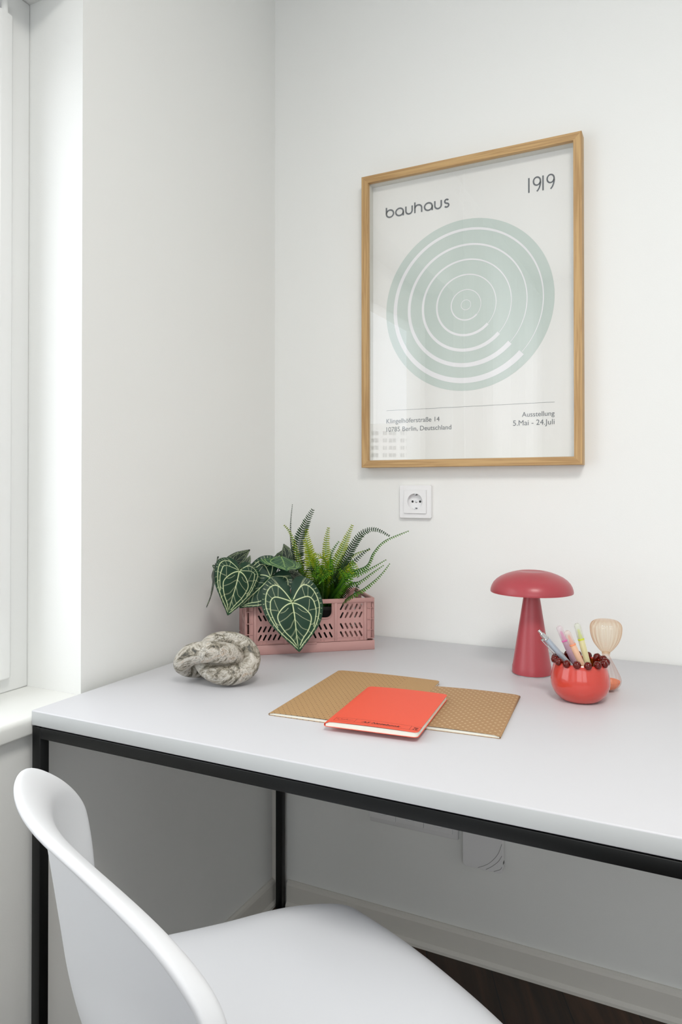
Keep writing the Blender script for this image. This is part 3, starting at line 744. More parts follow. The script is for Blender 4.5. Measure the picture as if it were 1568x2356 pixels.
LEAVES = [  # petiole point, tip, right edge as (x, y, distance), cup, droop, fold, material
    ((672, 1385, 1.500), (689, 1501, 1.480), (741, 1380, 1.512), .13, .05, 0, 'leaf', 1.0),
    ((551, 1313, 1.475), (526, 1418, 1.462), (602, 1322, 1.500), .13, .05, -.08, 'leaf', .42),
    ((622, 1328, 1.515), (549, 1399, 1.500), (660, 1366, 1.505), .10, .05, 0, 'leaf', .75),
    ((530, 1300, 1.545), (579, 1262, 1.600), (519, 1284, 1.545), .08, .06, 0, 'leafdark', .3),
    ((492, 1308, 1.530), (501, 1398, 1.490), (485, 1322, 1.555), .10, -.24, 0, 'leafdark', .4),
    ((646, 1279, 1.540), (661, 1310, 1.475), (694, 1284, 1.555), .10, .04, -.28, 'leafgreen', .4),
    ((660, 1290, 1.600), (651, 1250, 1.615), (674, 1278, 1.600), .10, .05, 0, 'leafdark', .4),
    ((648, 1292, 1.570), (602, 1307, 1.520), (640, 1286, 1.530), .10, .10, 0, 'leafgreen', .4),
    ((664, 1318, 1.565), (714, 1336, 1.550), (674, 1338, 1.535), .10, .06, 0, 'leafdark', .8),
    ((560, 1304, 1.500), (575, 1275, 1.530), (572, 1302, 1.500), .10, .05, 0, 'leafdark', .3),
    ((634, 1280, 1.600), (600, 1306, 1.590), (622, 1294, 1.590), .10, .05, 0, 'leafdark', .5),
]
for P_, T_, R_, cu_, dr_, fo_, mt, lb_ in LEAVES:
    P3, T3, R3 = ad(*P_), ad(*T_), ad(*R_)
    me = leaf_mesh(P3, T3, R3, cu_, dr_, fo_, lb_, *((84, 330) if mt == 'leaf' else (50, 190)))
    lf = rel(link('leaf', me, M[mt], an, True))
    root = Vector((PA.x+random.uniform(-.012, .012), PA.y+random.uniform(-.012, .012), ZD+.078))
    mid = root.lerp(P3, .55)+Vector((0, 0, .045 if P3.z < ZD+.15 else .02))
    if mid.z < ZD+.135: mid.z = ZD+.135
    nb = P3-(T3-P3).normalized()*.004+Vector((0, .004, .002))
    st = tube('leaf_stem', spline([root, mid, nb, P3-(ad(P_[0], P_[1], P_[2]-.001)-P3)], 18), .0012, M['stem'], lf, n=6)
    rel(st)

def fernmat(name, a, b_):
    m = pmat(name, a, .55, .2); N, L = m.node_tree.nodes, m.node_tree.links
    at_ = N.new('ShaderNodeAttribute'); at_.attribute_name = 'vein'; sp = N.new('ShaderNodeSeparateColor'); mx = N.new('ShaderNodeMix'); mx.data_type = 'RGBA'
    mx.inputs[6].default_value = lin(a); mx.inputs[7].default_value = lin(b_)
    L.new(at_.outputs['Color'], sp.inputs[0]); L.new(sp.outputs[0], mx.inputs[0]); L.new(mx.outputs[2], N['Principled BSDF'].inputs['Base Color']); return m
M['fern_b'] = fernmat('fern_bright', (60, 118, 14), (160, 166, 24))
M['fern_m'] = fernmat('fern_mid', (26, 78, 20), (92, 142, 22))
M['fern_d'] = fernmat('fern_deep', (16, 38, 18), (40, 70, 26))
def frond(pts, Lm, facing, mat, start=.12, sides=(1, 1), sp=.0049, lean=.35, curl=.25, wfac=.30):
    P = spline(pts, 60); cum = [0]
    for a, c in zip(P, P[1:]): cum.append(cum[-1]+(c-a).length)
    tot = cum[-1]; n = max(8, int(tot*(1-start)/sp)); vs, fs, cv = [], [], []
    def posat(s):
        for i in range(len(P)-1):
            if cum[i+1] >= s: u = (s-cum[i])/max(1e-9, cum[i+1]-cum[i]); return P[i].lerp(P[i+1], u), (P[i+1]-P[i]).normalized()
        return P[-1], (P[-1]-P[-2]).normalized()
    fc = Vector(facing).normalized()
    for kx in range(n):
        u = kx/(n-1); p, T = posat(tot*(start+(1-start)*.99*u))
        S = T.cross(fc).normalized(); Nn = S.cross(T).normalized()
        sz = Lm*1.28*min(1, .45+u*2.2)*(1-u**1.7*.78)
        for sg, on in ((1, sides[0]), (-1, sides[1])):
            if not on: continue
            l = sz*on*random.uniform(.9, 1.06); w = max(.0011, l*wfac*.5); w = min(w, sp*.40)
            dirn = (S*sg + T*lean*random.uniform(.8, 1.2)).normalized(); wd = dirn.cross(Nn).normalized()
            base = len(vs); prof_ = [(0, .45), (.25, .95), (.55, 1), (.82, .75), (1, .12)]
            for (f_, g_) in prof_:
                c = p + dirn*l*f_ - Nn*l*curl*f_*f_
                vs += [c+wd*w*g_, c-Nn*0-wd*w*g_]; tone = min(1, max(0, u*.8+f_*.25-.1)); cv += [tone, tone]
            for q in range(4): fs.append((base+2*q, base+2*q+1, base+2*q+3, base+2*q+2))
    me = bpy.data.meshes.new('frond'); me.from_pydata([tuple(v) for v in vs], [], fs); me.update()
    bm = bmesh.new(); bm.from_mesh(me)
    add_tube(bm, P, [.0011*(1-.7*i/60) for i in range(61)], 5); bm.to_mesh(me); bm.free()
    ca = me.color_attributes.new('vein', 'FLOAT_COLOR', 'POINT'); arr = np.zeros((len(me.vertices), 4), dtype=np.float32); arr[:len(cv), 0] = cv; arr[:, 3] = 1
    ca.data.foreach_set('color', arr.ravel())
    return rel(link('frond', me, M[mat], fe, True))
tocam = -fw; upv = Vector((0, 0, 1))
FRD = [  # control points (x, y, distance) from root to tip; pinna length; facing; material; sides
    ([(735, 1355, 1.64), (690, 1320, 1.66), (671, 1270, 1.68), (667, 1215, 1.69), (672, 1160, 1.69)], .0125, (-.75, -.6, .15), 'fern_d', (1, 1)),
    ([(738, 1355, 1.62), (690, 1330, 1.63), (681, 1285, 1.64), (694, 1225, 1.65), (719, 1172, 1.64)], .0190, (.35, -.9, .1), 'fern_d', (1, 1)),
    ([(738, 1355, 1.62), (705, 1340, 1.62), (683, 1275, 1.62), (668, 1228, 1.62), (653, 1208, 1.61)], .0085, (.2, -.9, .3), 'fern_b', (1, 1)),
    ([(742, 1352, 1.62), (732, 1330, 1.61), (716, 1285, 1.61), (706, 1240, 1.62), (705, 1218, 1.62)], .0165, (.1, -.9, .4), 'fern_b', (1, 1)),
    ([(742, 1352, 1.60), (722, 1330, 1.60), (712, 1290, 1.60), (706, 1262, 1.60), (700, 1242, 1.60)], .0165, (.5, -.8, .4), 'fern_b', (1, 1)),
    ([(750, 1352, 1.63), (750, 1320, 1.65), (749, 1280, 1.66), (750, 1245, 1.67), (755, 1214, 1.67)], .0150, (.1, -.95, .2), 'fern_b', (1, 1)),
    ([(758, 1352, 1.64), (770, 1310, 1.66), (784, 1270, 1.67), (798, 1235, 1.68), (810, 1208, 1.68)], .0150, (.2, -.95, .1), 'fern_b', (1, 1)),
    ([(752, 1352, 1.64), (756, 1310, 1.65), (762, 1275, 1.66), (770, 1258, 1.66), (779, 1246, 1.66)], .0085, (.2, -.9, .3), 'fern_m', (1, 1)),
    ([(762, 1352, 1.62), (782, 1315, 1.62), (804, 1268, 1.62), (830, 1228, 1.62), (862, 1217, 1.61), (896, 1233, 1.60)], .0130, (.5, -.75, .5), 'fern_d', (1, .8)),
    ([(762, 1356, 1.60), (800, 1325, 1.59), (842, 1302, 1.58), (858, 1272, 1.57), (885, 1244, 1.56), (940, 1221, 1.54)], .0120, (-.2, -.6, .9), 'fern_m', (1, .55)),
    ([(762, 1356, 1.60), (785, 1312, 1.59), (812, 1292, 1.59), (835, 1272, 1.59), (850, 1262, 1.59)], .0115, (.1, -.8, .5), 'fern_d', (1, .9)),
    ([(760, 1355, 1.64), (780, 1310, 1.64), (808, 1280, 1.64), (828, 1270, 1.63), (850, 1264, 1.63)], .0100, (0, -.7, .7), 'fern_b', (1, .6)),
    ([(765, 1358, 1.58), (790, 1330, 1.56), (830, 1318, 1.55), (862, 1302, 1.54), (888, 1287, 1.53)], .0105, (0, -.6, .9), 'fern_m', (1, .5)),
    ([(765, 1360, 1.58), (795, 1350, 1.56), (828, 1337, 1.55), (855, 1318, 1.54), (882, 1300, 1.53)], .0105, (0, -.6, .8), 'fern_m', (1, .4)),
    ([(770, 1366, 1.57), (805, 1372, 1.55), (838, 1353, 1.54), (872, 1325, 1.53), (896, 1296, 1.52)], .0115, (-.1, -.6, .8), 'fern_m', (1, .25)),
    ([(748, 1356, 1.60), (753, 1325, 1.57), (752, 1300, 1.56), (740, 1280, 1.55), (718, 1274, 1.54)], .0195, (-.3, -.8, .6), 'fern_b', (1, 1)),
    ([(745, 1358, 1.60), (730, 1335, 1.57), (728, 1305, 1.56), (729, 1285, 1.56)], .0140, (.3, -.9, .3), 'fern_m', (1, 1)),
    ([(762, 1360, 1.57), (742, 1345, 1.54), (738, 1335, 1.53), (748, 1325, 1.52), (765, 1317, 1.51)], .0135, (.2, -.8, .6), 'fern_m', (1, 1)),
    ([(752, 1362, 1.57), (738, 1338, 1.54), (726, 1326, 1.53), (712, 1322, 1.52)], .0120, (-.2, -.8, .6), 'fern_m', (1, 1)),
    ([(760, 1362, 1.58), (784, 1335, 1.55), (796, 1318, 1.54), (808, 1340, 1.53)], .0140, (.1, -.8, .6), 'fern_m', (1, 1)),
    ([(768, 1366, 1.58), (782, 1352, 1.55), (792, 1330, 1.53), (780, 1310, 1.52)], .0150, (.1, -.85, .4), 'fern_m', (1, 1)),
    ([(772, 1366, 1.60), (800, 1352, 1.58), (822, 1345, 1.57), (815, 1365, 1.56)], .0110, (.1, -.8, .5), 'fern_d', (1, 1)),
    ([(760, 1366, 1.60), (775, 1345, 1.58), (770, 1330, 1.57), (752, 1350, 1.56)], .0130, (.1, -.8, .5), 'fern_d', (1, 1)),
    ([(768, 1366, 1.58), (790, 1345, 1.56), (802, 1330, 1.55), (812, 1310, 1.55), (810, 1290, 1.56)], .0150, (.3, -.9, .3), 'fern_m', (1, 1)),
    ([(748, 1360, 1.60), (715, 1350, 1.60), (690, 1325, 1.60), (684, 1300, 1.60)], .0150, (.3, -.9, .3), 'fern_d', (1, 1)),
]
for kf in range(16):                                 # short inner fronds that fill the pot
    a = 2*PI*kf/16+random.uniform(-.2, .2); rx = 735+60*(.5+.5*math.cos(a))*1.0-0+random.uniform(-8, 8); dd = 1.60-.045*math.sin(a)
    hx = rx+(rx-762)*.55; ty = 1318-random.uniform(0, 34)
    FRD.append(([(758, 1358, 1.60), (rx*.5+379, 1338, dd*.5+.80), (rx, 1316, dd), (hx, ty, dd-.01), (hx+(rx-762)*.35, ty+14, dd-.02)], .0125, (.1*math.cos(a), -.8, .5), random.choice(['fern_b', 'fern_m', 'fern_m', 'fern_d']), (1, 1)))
frt = Vector((PFn.x, PFn.y, ZD+.076))
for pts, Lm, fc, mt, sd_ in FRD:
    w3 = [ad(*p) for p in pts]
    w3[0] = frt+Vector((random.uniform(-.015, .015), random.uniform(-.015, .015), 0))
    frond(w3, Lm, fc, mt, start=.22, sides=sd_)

# ================================================================== STONE KNOT
sm = bpy.data.materials.new('banded_marble'); sm.use_nodes = True; N, L = sm.node_tree.nodes, sm.node_tree.links; b = N['Principled BSDF']
t = N.new('ShaderNodeTexCoord'); mp = N.new('ShaderNodeMapping'); mp.inputs['Rotation'].default_value = (.5, .3, .4)
n1 = N.new('ShaderNodeTexNoise'); n1.inputs['Scale'].default_value = 17; n1.inputs['Detail'].default_value = 9; n1.inputs['Roughness'].default_value = .72; n1.inputs['Distortion'].default_value = 1.6
mp3 = N.new('ShaderNodeMapping'); mp3.inputs['Scale'].default_value = (.9, 2.6, 2.2)
n2 = N.new('ShaderNodeTexNoise'); n2.inputs['Scale'].default_value = 90; n2.inputs['Detail'].default_value = 8; n2.inputs['Roughness'].default_value = .7; n2.inputs['Distortion'].default_value = 2.5
r1 = N.new('ShaderNodeValToRGB'); e = r1.color_ramp.elements
e[0].position = .33; e[0].color = lin((52, 52, 46)); e[1].position = .72; e[1].color = lin((208, 204, 194))
for ps, c_ in ((.40, (92, 88, 76)), (.45, (146, 138, 122)), (.50, (182, 176, 164)), (.57, (206, 203, 195)), (.63, (186, 168, 148))): q = e.new(ps); q.color = lin(c_)
r2 = N.new('ShaderNodeValToRGB'); r2.color_ramp.elements[0].position = .36; r2.color_ramp.elements[0].color = (.12, .12, .10, 1); r2.color_ramp.elements[1].position = .52; r2.color_ramp.elements[1].color = (1, 1, 1, 1)
mx = N.new('ShaderNodeMix'); mx.data_type = 'RGBA'; mx.blend_type = 'MULTIPLY'; mx.inputs[0].default_value = .75
n3 = N.new('ShaderNodeTexNoise'); n3.inputs['Scale'].default_value = 30; n3.inputs['Detail'].default_value = 3; r3 = N.new('ShaderNodeValToRGB')
r3.color_ramp.elements[0].position = .44; r3.color_ramp.elements[0].color = (.15, .15, .15, 1); r3.color_ramp.elements[1].position = .60; r3.color_ramp.elements[1].color = (1, 1, 1, 1)
L.new(t.outputs['Object'], n3.inputs['Vector']); L.new(n3.outputs['Fac'], r3.inputs[0]); L.new(r3.outputs[0], mx.inputs[0])
L.new(t.outputs['Object'], mp.inputs[0]); L.new(mp.outputs[0], mp3.inputs[0]); L.new(mp3.outputs[0], n1.inputs['Vector']); L.new(mp3.outputs[0], n2.inputs['Vector'])
L.new(n1.outputs['Fac'], r1.inputs[0]); L.new(n2.outputs['Fac'], r2.inputs[0]); L.new(r1.outputs[0], mx.inputs[6]); L.new(r2.outputs[0], mx.inputs[7]); L.new(mx.outputs[2], b.inputs['Base Color'])
b.inputs['Roughness'].default_value = .42
bp = N.new('ShaderNodeBump'); bp.inputs['Strength'].default_value = .25; bp.inputs['Distance'].default_value = .001; L.new(n2.outputs['Fac'], bp.inputs['Height']); L.new(bp.outputs[0], b.inputs['Normal'])
s0_ = 1.310; px_ = s0_/F
def closed_tube(bm, C, n=90, k=22):
    P = spline([ad(a, b2, d) for a, b2, d, r in C], n, True); R = interp([c[3]*px_ for c in C], n, True)
    add_tube(bm, P, R, k, True)
bm = bmesh.new()
closed_tube(bm, [(468, 1497, 1.325, 17), (492, 1477, 1.325, 20), (530, 1475, 1.325, 22), (563, 1487, 1.318, 21), (578, 1513, 1.308, 21), (567, 1540, 1.296, 22), (530, 1551, 1.286, 25), (490, 1545, 1.288, 23), (463, 1524, 1.305, 17)])
closed_tube(bm, [(420, 1525, 1.300, 21), (440, 1506, 1.285, 24), (475, 1500, 1.270, 24), (510, 1502, 1.275, 24), (536, 1508, 1.292, 23), (542, 1522, 1.325, 20), (520, 1535, 1.350, 18), (480, 1540, 1.350, 18), (445, 1542, 1.335, 17), (424, 1537, 1.315, 17)])
bmesh.ops.recalc_face_normals(bm, faces=bm.faces)
zmin = min(v.co.z for v in bm.verts)
zs = Vector((0, 0, 0))
for v in bm.verts:
    if v.co.z < ZD+.0006: v.co.z = ZD+.0006-(ZD+.0006-v.co.z)*.02
so_ = from_bm('stone_knot', bm, sm, None, smooth=True)
cs_ = at(500, 1565, 2, ZD); so_.data.transform(Matrix.Translation(-Vector((cs_.x, cs_.y, ZD)))); so_.location = (cs_.x, cs_.y, ZD)
tag(so_, 'grey and cream marble knot of two interlocked loops on the desk', 'ornament')

# ================================================================== NOTEBOOKS
def dotmat(name, base, dot, pitch, r, xmax=9, plus=False):
    m = pmat(name, base, .7, .25); N, L = m.node_tree.nodes, m.node_tree.links; b = N['Principled BSDF']
    t = N.new('ShaderNodeTexCoord'); sx = N.new('ShaderNodeSeparateXYZ'); L.new(t.outputs['Object'], sx.inputs[0])
    def mt(op, a, b2=None, v=None):
        q = N.new('ShaderNodeMath'); q.operation = op
        if hasattr(a, 'is_output'): L.new(a, q.inputs[0])
        else: q.inputs[0].default_value = a
        if b2 is not None:
            if hasattr(b2, 'is_output'): L.new(b2, q.inputs[1])
            else: q.inputs[1].default_value = b2
        return q.outputs[0]
    X, Y = sx.outputs[0], sx.outputs[1]
    def grid(ox, oy):
        a = mt('SUBTRACT', mt('FRACT', mt('ADD', mt('DIVIDE', X, pitch[0]), ox+100)), .5); c = mt('SUBTRACT', mt('FRACT', mt('ADD', mt('DIVIDE', Y, pitch[1]), oy+100)), .5)
        a = mt('MULTIPLY', a, pitch[0]); c = mt('MULTIPLY', c, pitch[1])
        if plus:
            A, Cc = mt('ABSOLUTE', a), mt('ABSOLUTE', c)
            s_ = mt('ADD', A, Cc); arm = mt('MINIMUM', A, Cc)
            return mt('MULTIPLY', mt('LESS_THAN', s_, r), mt('GREATER_THAN', mt('ADD', mt('MULTIPLY', arm, 1.0), .0), .00022))
        return mt('LESS_THAN', mt('SQRT', mt('ADD', mt('MULTIPLY', a, a), mt('MULTIPLY', c, c))), r)
    f_ = mt('MAXIMUM', grid(0, 0), grid(.5, .5))
    f_ = mt('MULTIPLY', f_, mt('LESS_THAN', X, xmax))
    n = N.new('ShaderNodeTexNoise'); n.inputs['Scale'].default_value = 420; n.inputs['Detail'].default_value = 3; L.new(t.outputs['Object'], n.inputs['Vector'])
    a = N.new('ShaderNodeMix'); a.data_type = 'RGBA'; c0 = lin(base); a.inputs[6].default_value = tuple(v*.86 for v in c0[:3])+(1,); a.inputs[7].default_value = tuple(v*1.12 for v in c0[:3])+(1,); L.new(n.outputs['Fac'], a.inputs[0])
    d = N.new('ShaderNodeMix'); d.data_type = 'RGBA'; d.inputs[7].default_value = lin(dot); L.new(a.outputs[2], d.inputs[6]); L.new(f_, d.inputs[0]); L.new(d.outputs[2], b.inputs['Base Color'])
    return m
M['kraft_dots'] = dotmat('kraft_cover_dark_dots', (184, 148, 104), (76, 54, 36), (.0098, .0142), .00085, .145)
M['kraft_plus'] = dotmat('kraft_cover_light_marks', (176, 140, 102), (216, 192, 156), (.0118, .0150), .0022, plus=True)
M['kraft_plain'] = pmat('kraft_plain', (176, 140, 100), .75, .2)
M['redcover'] = pmat('coral_red_cover', (238, 90, 64), .5, .35)
M['black_ink'] = pmat('black_ink', (52, 26, 24), .7)
def notebook(label, pBL, pTL, width, height, z0, th, cov, covmat, spine, rc=.006, lift=.0, group=None):
    """pBL: spine-side near corner; local x across, y along the length; spine = 'l' or 'r'"""
    d = (pTL-pBL); a = math.atan2(d.y, d.x)-PI/2
    nb = thing('notebook', label, 'notebook', (pBL.x, pBL.y, z0), a)
    W_, H_ = width, height
    def outline(ins, e=0):
        r = max(.0005, rc-ins)
        pts = []
        if spine == 'l':
            pts = [(0, ins), (0, H_-ins)] + [(W_-ins-r+r*math.cos(q), H_-ins-r+r*math.sin(q)) for q in [PI/2-PI/2*i/6 for i in range(7)]] + [(W_-ins-r+r*math.cos(q), ins+r+r*math.sin(q)) for q in [-PI/2*i/6 for i in range(7)]]
        else:
            pts = [(W_, ins), (W_, H_-ins)][::-1] if False else []
            pts = [(W_, H_-ins), (W_, ins)] + [(ins+r+r*math.cos(q), ins+r+r*math.sin(q)) for q in [-PI/2-PI/2*i/6 for i in range(7)]] + [(ins+r+r*math.cos(q), H_-ins-r+r*math.sin(q)) for q in [PI-PI/2*i/6 for i in range(7)]]
        return pts
    def slab(name, ins, za, zb, mat, parent, bulge=0, sub=1):
        # thick sheet over a grid so that it can bow
        P = outline(ins); xs = np.array(sorted({round(float(q), 5) for q in np.linspace(min(p[0] for p in P), max(p[0] for p in P), 25)} | {round(p[0], 5) for p in P}))
        bm = bmesh.new()
        def yr(x):
            ys = []
            m = len(P)
            for i in range(m):
                (xa, ya), (xb, yb) = P[i], P[(i+1) % m]
                if min(xa, xb)-1e-9 <= x <= max(xa, xb)+1e-9 and abs(xb-xa) > 1e-9: ys.append(ya+(yb-ya)*(x-xa)/(xb-xa))
            return (min(ys), max(ys)) if ys else (ins, H_-ins)
        ny = 14; T_, B_ = [], []
        for x in xs:
            ya, yb = yr(x); u = (x/W_ if spine == 'l' else 1-x/W_)
            rt, rb = [], []
            for j in range(ny+1):
                v = j/ny; y = ya+(yb-ya)*v
                h = bulge*math.sin(min(1, u*1.0)*PI)*1.0 + lift*(u**1.3)*(1-v*.75) if bulge or lift else 0
                hz_ = h if name != 'back_cover' else 0
                if name == 'pages': hz_ = h*.45
                pinch = min(1, (u+.015)/.06)                           # thin towards the fold
                rt.append(bm.verts.new((x, y, za+(zb-za)*(.35+.65*pinch)+hz_ - (0 if name != 'front_cover' else (1-pinch)*th*.25))))
                rb.append(bm.verts.new((x, y, za+(hz_ if name == 'front_cover' else 0) - (0 if name != 'front_cover' else (1-pinch)*th*.45))))
            T_.append(rt); B_.append(rb)
        for i in range(len(xs)-1):
            for j in range(ny):
                bm.faces.new((T_[i][j], T_[i+1][j], T_[i+1][j+1], T_[i][j+1])); bm.faces.new((B_[i][j], B_[i][j+1], B_[i+1][j+1], B_[i+1][j]))
            bm.faces.new((T_[i][0], B_[i][0], B_[i+1][0], T_[i+1][0])); bm.faces.new((T_[i][ny], T_[i+1][ny], B_[i+1][ny], B_[i][ny]))
        for i in (0, len(xs)-1):
            for j in range(ny): bm.faces.new((T_[i][j], T_[i][j+1], B_[i][j+1], B_[i][j]))
        bmesh.ops.recalc_face_normals(bm, faces=bm.faces)
        return from_bm(name, bm, mat, parent, sharp=.6)
    slab('back_cover', 0, .0001, .0005, covmat, nb)
    slab('pages', .0010, .0006, th-.0008, M['pages'], nb, bulge=.0012)
    fc = slab('front_cover', 0, th-.0005, th, covmat, nb, bulge=.0014)
    # folded spine
    pts = []
    xsn = 0 if spine == 'l' else W_; sg = -1 if spine == 'l' else 1
    bm = bmesh.new(); prev = None
    for i in range(9):
        q = -PI/2+PI*i/8; x = xsn+sg*math.cos(q)*th*.32; z = th*.5*.72+math.sin(q)*th*.5*.70
        cur_ = (bm.verts.new((x, .0002, z)), bm.verts.new((x, H_-.0002, z)))
        if prev: bm.faces.new((prev[0], cur_[0], cur_[1], prev[1]))
        prev = cur_
    sp_ = from_bm('spine', bm, covmat, nb, smooth=True); s2 = sp_.modifiers.new('s', 'SOLIDIFY'); s2.thickness = .0004
    return nb, fc, a
zA = ZD+.0052
A0, A1, A2 = at(619, 1643, 2, ZD+.002), at(778, 1541, 2, zA), at(1018, 1558.5, 2, zA)
nbA, _, _ = notebook('large brown kraft notebook with dark dots, partly under the red notebook', A0, A1, (A2-A1).length, (A1-A0).length, ZD+.0002, .0046, None, M['kraft_dots'], 'l', rc=.008)
B3, B2 = at(1148, 1697, 2, ZD+.002), at(1194, 1600, 2, ZD+.004)
d = (B2-B3).normalized(); nrm = Vector((-d.y, d.x, 0)); WB = .150
B0 = B3+nrm*WB; B1 = B2+nrm*WB
M['kp2'] = M['kraft_plus']
nbB, _, _ = notebook('small brown kraft notebook with pale cross marks, right of the red notebook', B0, B1, WB, (B2-B3).length, ZD+.0002, .0046, None, M['kraft_plus'], 'r', rc=.006)
zC = ZD+.0075
C0, C1, C2 = at(748, 1668, 2, zC+.002), at(846, 1579.5, 2, zC+.007), at(1028.5, 1601, 2, zC+.007)
nbC, fcC, aC = notebook('coral red notebook with black lettering, on top of two brown notebooks', C0, C1, (C2-C1).length*.995, (C1-C0).length, zC-.0002, .0078, None, M['redcover'], 'l', rc=.007)
HN = (C1-C0).length; WN = (C2-C1).length
cov_pts = sorted([(v.co.x, v.co.z) for v in fcC.data.vertices if .01 < v.co.y < .05]); zxs = {}
for x, z in cov_pts: zxs[round(x, 4)] = max(zxs.get(round(x, 4), 0), z)
kx = sorted(zxs)
def onred(me, name):
    # print that follows the bow of the cover
    for v in me.vertices: v.co.z = float(np.interp(v.co.x, kx, [zxs[q] for q in kx]))+.00012+max(0, v.co.z)
    me.update(); return link(name, me, M['black_ink'], fcC)
me = text_mesh('A5 Notebook', .0135, 0, .00045, .42, spacing=1.08); fit_width(me, .052, .112)
for v in me.vertices: v.co.y = .0105+v.co.y*.78; v.co.z = 0
onred(me, 'cover_title')
bm = bmesh.new()
def rl(x0, y0_, x1, y1_, w=.00035):
    n = max(1, int(abs(x1-x0)/.006)); ribbon_into(bm, [(x0+(x1-x0)*i/n, y0_+(y1_-y0_)*i/n) for i in range(n+1)], w, z=0)
rl(.010, .0075, .141, .0075); rl(.010, .0225, .141, .0225); rl(.010, .0075, .010, .0225); rl(.141, .0075, .141, .0225)
rl(.042, .0075, .042, .0225); rl(.126, .0075, .126, .0225)
me = bpy.data.meshes.new('r'); bm.to_mesh(me); bm.free(); onred(me, 'cover_rule')
bm = bmesh.new()                                   # small script mark in the left box, figures in the right
sc_ = [(.0135, .0150), (.0120, .0170), (.0142, .0182), (.0155, .0150), (.0150, .0128), (.0175, .0135), (.0185, .0160), (.0200, .0182), (.0205, .0140), (.0222, .0140), (.0226, .0158), (.0240, .0140), (.0244, .0158), (.0258, .0140), (.0264, .0158), (.0278, .0140), (.0284, .0182), (.0292, .0140), (.0308, .0142), (.0314, .0158), (.0328, .0140), (.0340, .0155), (.0352, .0142), (.0372, .0152), (.039, .0148)]
P_ = spline([(a, b2, 0) for a, b2 in sc_], 90); ribbon_into(bm, [(p.x, p.y) for p in P_], .00042)
me = bpy.data.meshes.new('s'); bm.to_mesh(me); bm.free(); onred(me, 'cover_script')
for s, yy in (('80', .0152), ('LE', .0092)):
    me = text_mesh(s, .0060, 0, .0002); fit_width(me, .1305, .1372)
    for v in me.vertices: v.co.y = yy+v.co.y*.72; v.co.z = 0
    onred(me, 'cover_figures')
me = curve_mesh([arc(.1440, .056, .0011, .0011, 0, 350, 14)], 0)
for v in me.vertices: v.co.z = 0
oo = onred(me, 'cover_scuff'); oo.data.materials.clear(); oo.data.materials.append(M['pages'])

# ================================================================== LAMP
LCn = at(1222.5, 1548.5, 2, ZD); dl = (LCn-CAM).dot(fw); sl = dl/F
lp = thing('table_lamp', 'matt red mushroom table lamp with domed shade', 'lamp', (LCn.x, LCn.y, ZD))
zr = at(1224.5, 1362, 1, LCn.y).z-ZD
lathe('lamp_base', [(.0355, .0001), (.0355, .0012)], M['chrome'], lp, n=64)
lathe('lamp_stem', [(.0368, .0012), (.0374, .002), (.0370, .0150), (.0362, .0165), (.0135, zr+.004), (.0135, zr+.018)], M['lamp'], lp, n=96, sharp=.5)
dome = [(.0785, 0), (.0787, .0022), (.0781, .0060), (.0763, .0115), (.0728, .0178), (.0672, .0238), (.0595, .0292), (.0500, .0337), (.0400, .0373), (.0310, .0397), (.0262, .0405), (.0248, .0404), (.0236, .0398), (.0004, .0398)]
inn = [(.0004, .0340), (.030, .0340), (.050, .0300), (.066, .0195), (.0745, .0085), (.0765, .0012), (.0770, .0002)]
lathe('lamp_shade', [(r_, zr+z) for r_, z in (inn+dome)], M['lamp'], lp, n=128, seal=False, sharp=.6)
lathe('lamp_diffuser', [(.0145, zr+.010), (.045, zr+.012), (.045, zr+.014), (.0145, zr+.018)], M['lampwhite'], lp, n=48, seal=False)

# ================================================================== PEN BOWL
BC = at(1334, 1609, 2, ZD); db = (BC-CAM).dot(fw); sb = db/F
bw = thing('pen_bowl', 'glossy red bowl with amber glass beads round its rim, holding pens', 'bowl', (BC.x, BC.y, ZD))
HB = at(1332, 1520, 1, BC.y).z-ZD
outer = [(.0005, .0002), (.0265, .0002), (.0300, .0008), (.0350, .0038), (.0405, .0095), (.0455, .0170), (.0478, .0245), (.0486, .0300), (.0480, .0385), (.0464, .0470), (.0445, .0550), (.0425, .0620), (.0412, HB-.001), (.0405, HB)]
lathe('bowl_body', outer+[(.0388, HB-.0005), (.0385, HB-.002)], M['bowl'], bw, n=96, seal=False, sharp=1.2)
lathe('bowl_lining', [(.0385, HB-.002), (.0405, .058), (.0440, .045), (.0458, .030), (.0440, .019), (.038, .009), (.028, .0045), (.0005, .0045)], M['amberin'], bw, n=64, seal=False, sharp=1.2)
nbd = 15
for i in range(nbd):
    a = 2*PI*i/nbd+.12; ca_, sa_ = math.cos(a), math.sin(a); jr = random.uniform(-.0006, .0006)
    tw = random.uniform(-.10, .10)
    pts = [Vector((r_*math.cos(a+tw*q), r_*math.sin(a+tw*q), z)) for r_, z, q in ((.0372, HB-.022, 1), (.0370, HB-.014, .8), (.0376, HB-.006, .5), (.0392, HB+.0005, .2), (.0408, HB+.0022+jr, 0), (.0420, HB+.0004+jr, 0), (.0404, HB-.0022, 0))]
    P = spline(pts, 16); q = len(P)-1
    R = []
    for j in range(q+1):
        u = j/q; rr = float(np.interp(u, [0, .25, .5, .68, .82, .92, 1], [.0020, .0040, .0052, .0064, .0066, .0058, .0034])); R.append(rr)
    tube('glass_bead', P, R, M['amber'], bw, n=14)

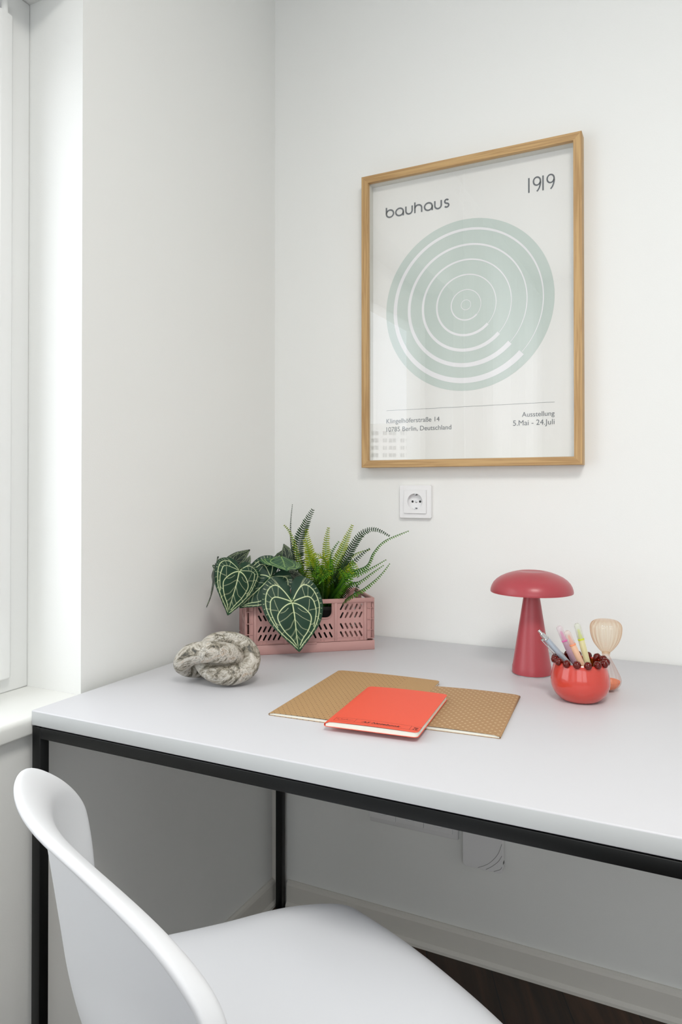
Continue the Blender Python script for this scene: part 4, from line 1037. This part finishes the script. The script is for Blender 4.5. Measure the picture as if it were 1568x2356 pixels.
# pens standing in the bowl
def clear(name, tint, w): return glassy(name, (1, 1, 1, 1), 1.35, .15, lin(tint), w)
def axis_thing(name, label, cat, top, bot, group=None):
    o = thing(name, label, cat, bot, 0, group); d = (top-bot)
    o.rotation_mode = 'QUATERNION'; o.rotation_quaternion = Vector((0, 0, 1)).rotation_difference(d.normalized()); return o, d.length
def highlighter(label, top, collar_px, bot, col, capcol, nibcol, cd):
    o, ln = axis_thing('highlighter', label, 'highlighter', top, bot, 'highlighters in the red bowl')
    r = .0054; zc = ln-(top-collar_px).length
    mb_ = pmat('highlighter_barrel', col, .35, .5, sub=0); mn = pmat('highlighter_nib', nibcol, .4); mc = clear('frosted_cap', capcol, .42)
    lathe('barrel', [(.0042, 0), (.0050, .0012), (r-.0002, .004), (r-.0002, zc-.001), (r-.0008, zc)], mb_, o, n=32)
    lathe('collar', [(r-.0004, zc-.0028), (r+.0002, zc-.0026), (r+.0002, zc-.0006), (r-.0004, zc)], mn, o, n=32)
    lathe('nib', [(.0034, zc), (.0034, zc+.005), (.0024, zc+.007), (.0022, zc+.013), (.0014, zc+.016)], mn, o, n=20)
    lathe('cap', [(r, zc), (r+.0001, zc+.002), (r, ln-.004), (r-.0004, ln-.0018), (r-.0014, ln-.0004), (.0024, ln), (.0004, ln+.0001)], mc, o, n=32, seal=False)
    lathe('cap_vent', [(.0026, ln+.0001), (.0026, ln+.0006), (.0020, ln+.0006), (.0020, ln+.0001)], mc, o, n=20, seal=False)
def tp(x, y, dd): return ad(x, y, db+dd)
zb_ = .010
def pen_line(x0, y0_, d0, x1, y1_, d1, rb=.030):
    top = tp(x0, y0_, d0); b2 = tp(x1, y1_, d1); d = (b2-top); t_ = (ZD+zb_-top.z)/d.z; bot = top+d*t_; return top, bot
for lab, (x0, y0_, d0), (xc, yc), (x1, y1_, d1), col, cc, nc in (
    ('pale pink highlighter with frosted cap, leftmost of three in the bowl', (1284.5, 1441, .030), (1298.5, 1472), (1320, 1524, .022), (196, 160, 178), (232, 218, 224), (236, 120, 186)),
    ('peach highlighter with frosted cap, middle one of three in the bowl', (1302.5, 1452, -.004), (1316, 1481), (1336, 1526, -.006), (236, 190, 158), (236, 220, 212), (250, 158, 116)),
    ('pale yellow highlighter with frosted cap, rightmost of three in the bowl', (1326, 1435, .012), (1335.5, 1469), (1352, 1530, .006), (226, 218, 168), (226, 230, 214), (216, 226, 60))):
    top, bot = pen_line(x0, y0_, d0, x1, y1_, d1)
    co = at(xc, yc, 1, 1.0); ln_ = (bot-top).length
    u = ((yc-y0_)/(y1_-y0_)); colp = top.lerp(tp(x1, y1_, d1), u)
    highlighter(lab, top, colp, bot, col, cc, nc, 0)
top, bot = pen_line(1238, 1450, .006, 1302, 1522, .004)
o, ln = axis_thing('ballpoint_pen', 'pale blue and silver ballpoint pen leaning out of the red bowl', 'pen', top, bot)
r = .0049
lathe('pen_barrel', [(.0012, 0), (.0022, .003), (.0040, .014), (r, .022), (r, ln-.021), (r-.0003, ln-.020)], M['pen'], o, n=28)
lathe('pen_collar', [(r, ln-.021), (r+.0004, ln-.0205), (r+.0004, ln-.0185), (r-.0002, ln-.018), (r-.0004, ln-.016)], M['chrome'], o, n=28)
lathe('push_button', [(.0040, ln-.016), (.0040, ln-.0085), (.0028, ln-.0078), (.0024, ln-.007), (.0024, ln-.0012), (.0016, ln)], M['chrome'], o, n=24)
box('pocket_clip', -.0020, .0020, -.0080, -.0068, ln-.050, ln-.015, M['chrome'], o, bev=.0004)
for c_ in o.children:
    if c_.name.startswith('pocket_clip'): c_.rotation_euler = (0, 0, math.radians(-60))
bm = bmesh.new(); add_box(bm, -.0016, .0016, -.0078, -.0030, ln-.0185, ln-.0150, .0003); cb = from_bm('clip_bridge', bm, M['chrome'], o); cb.rotation_euler = (0, 0, math.radians(-60))

# ================================================================== HOURGLASS
HG = at(1393.5, 1588, 2, ZD); dh = (HG-CAM).dot(fw); sh_ = dh/F
hg = thing('hourglass', 'small ribbed glass hourglass with peach top and orange sand', 'hourglass', (HG.x, HG.y, ZD))
def hz(y): return max(.0002, (1589.5-y)*sh_)
topb = [(1505, 7), (1501, 10), (1496, 15), (1489, 20.5), (1481, 26), (1472, 30), (1462, 33), (1452, 34.3), (1444, 34.5), (1437, 32.5), (1431, 27), (1428, 20), (1427, 13), (1426.5, 2)]
botb = [(1589.3, 4), (1588.5, 14), (1586, 20), (1581, 26.5), (1574, 31), (1566, 32.8), (1558, 31.6), (1549, 28), (1538, 22.5), (1528, 17.5), (1518, 12), (1511, 8.5), (1505, 6)]
def dens(pr, n=40):
    P = spline([(b2*sh_, hz(a), 0) for a, b2 in pr], n); return [(max(.0003, p.x), max(.0002, p.y)) for p in P]
lathe('top_bulb', dens(topb), M['hourglass'], hg, n=120, seal=False, ribs=18, ribamp=.030, sharp=2)
lathe('lower_bulb', dens(botb), M['hourglass_low'], hg, n=120, seal=False, ribs=18, ribamp=.022, sharp=2)
sd_ = [(a, b2-1.6) for a, b2 in botb if a > 1566]+[(1567, 31)]
lathe('sand', [(.0003, hz(1588.6))]+[(b2*sh_, hz(a)+.0008) for a, b2 in [(1588.3, 11), (1585, 19), (1580, 25.5), (1573, 29.6), (1568, 30.6)]]+[(.010, hz(1566.4)), (.0003, hz(1565.4))], M['sand'], hg, n=64, seal=False)
lathe('glass_neck', [(.0068, hz(1508)), (.0071, hz(1505)), (.0068, hz(1502)), (.0060, hz(1501))], M['hourglass'], hg, n=40, seal=False)
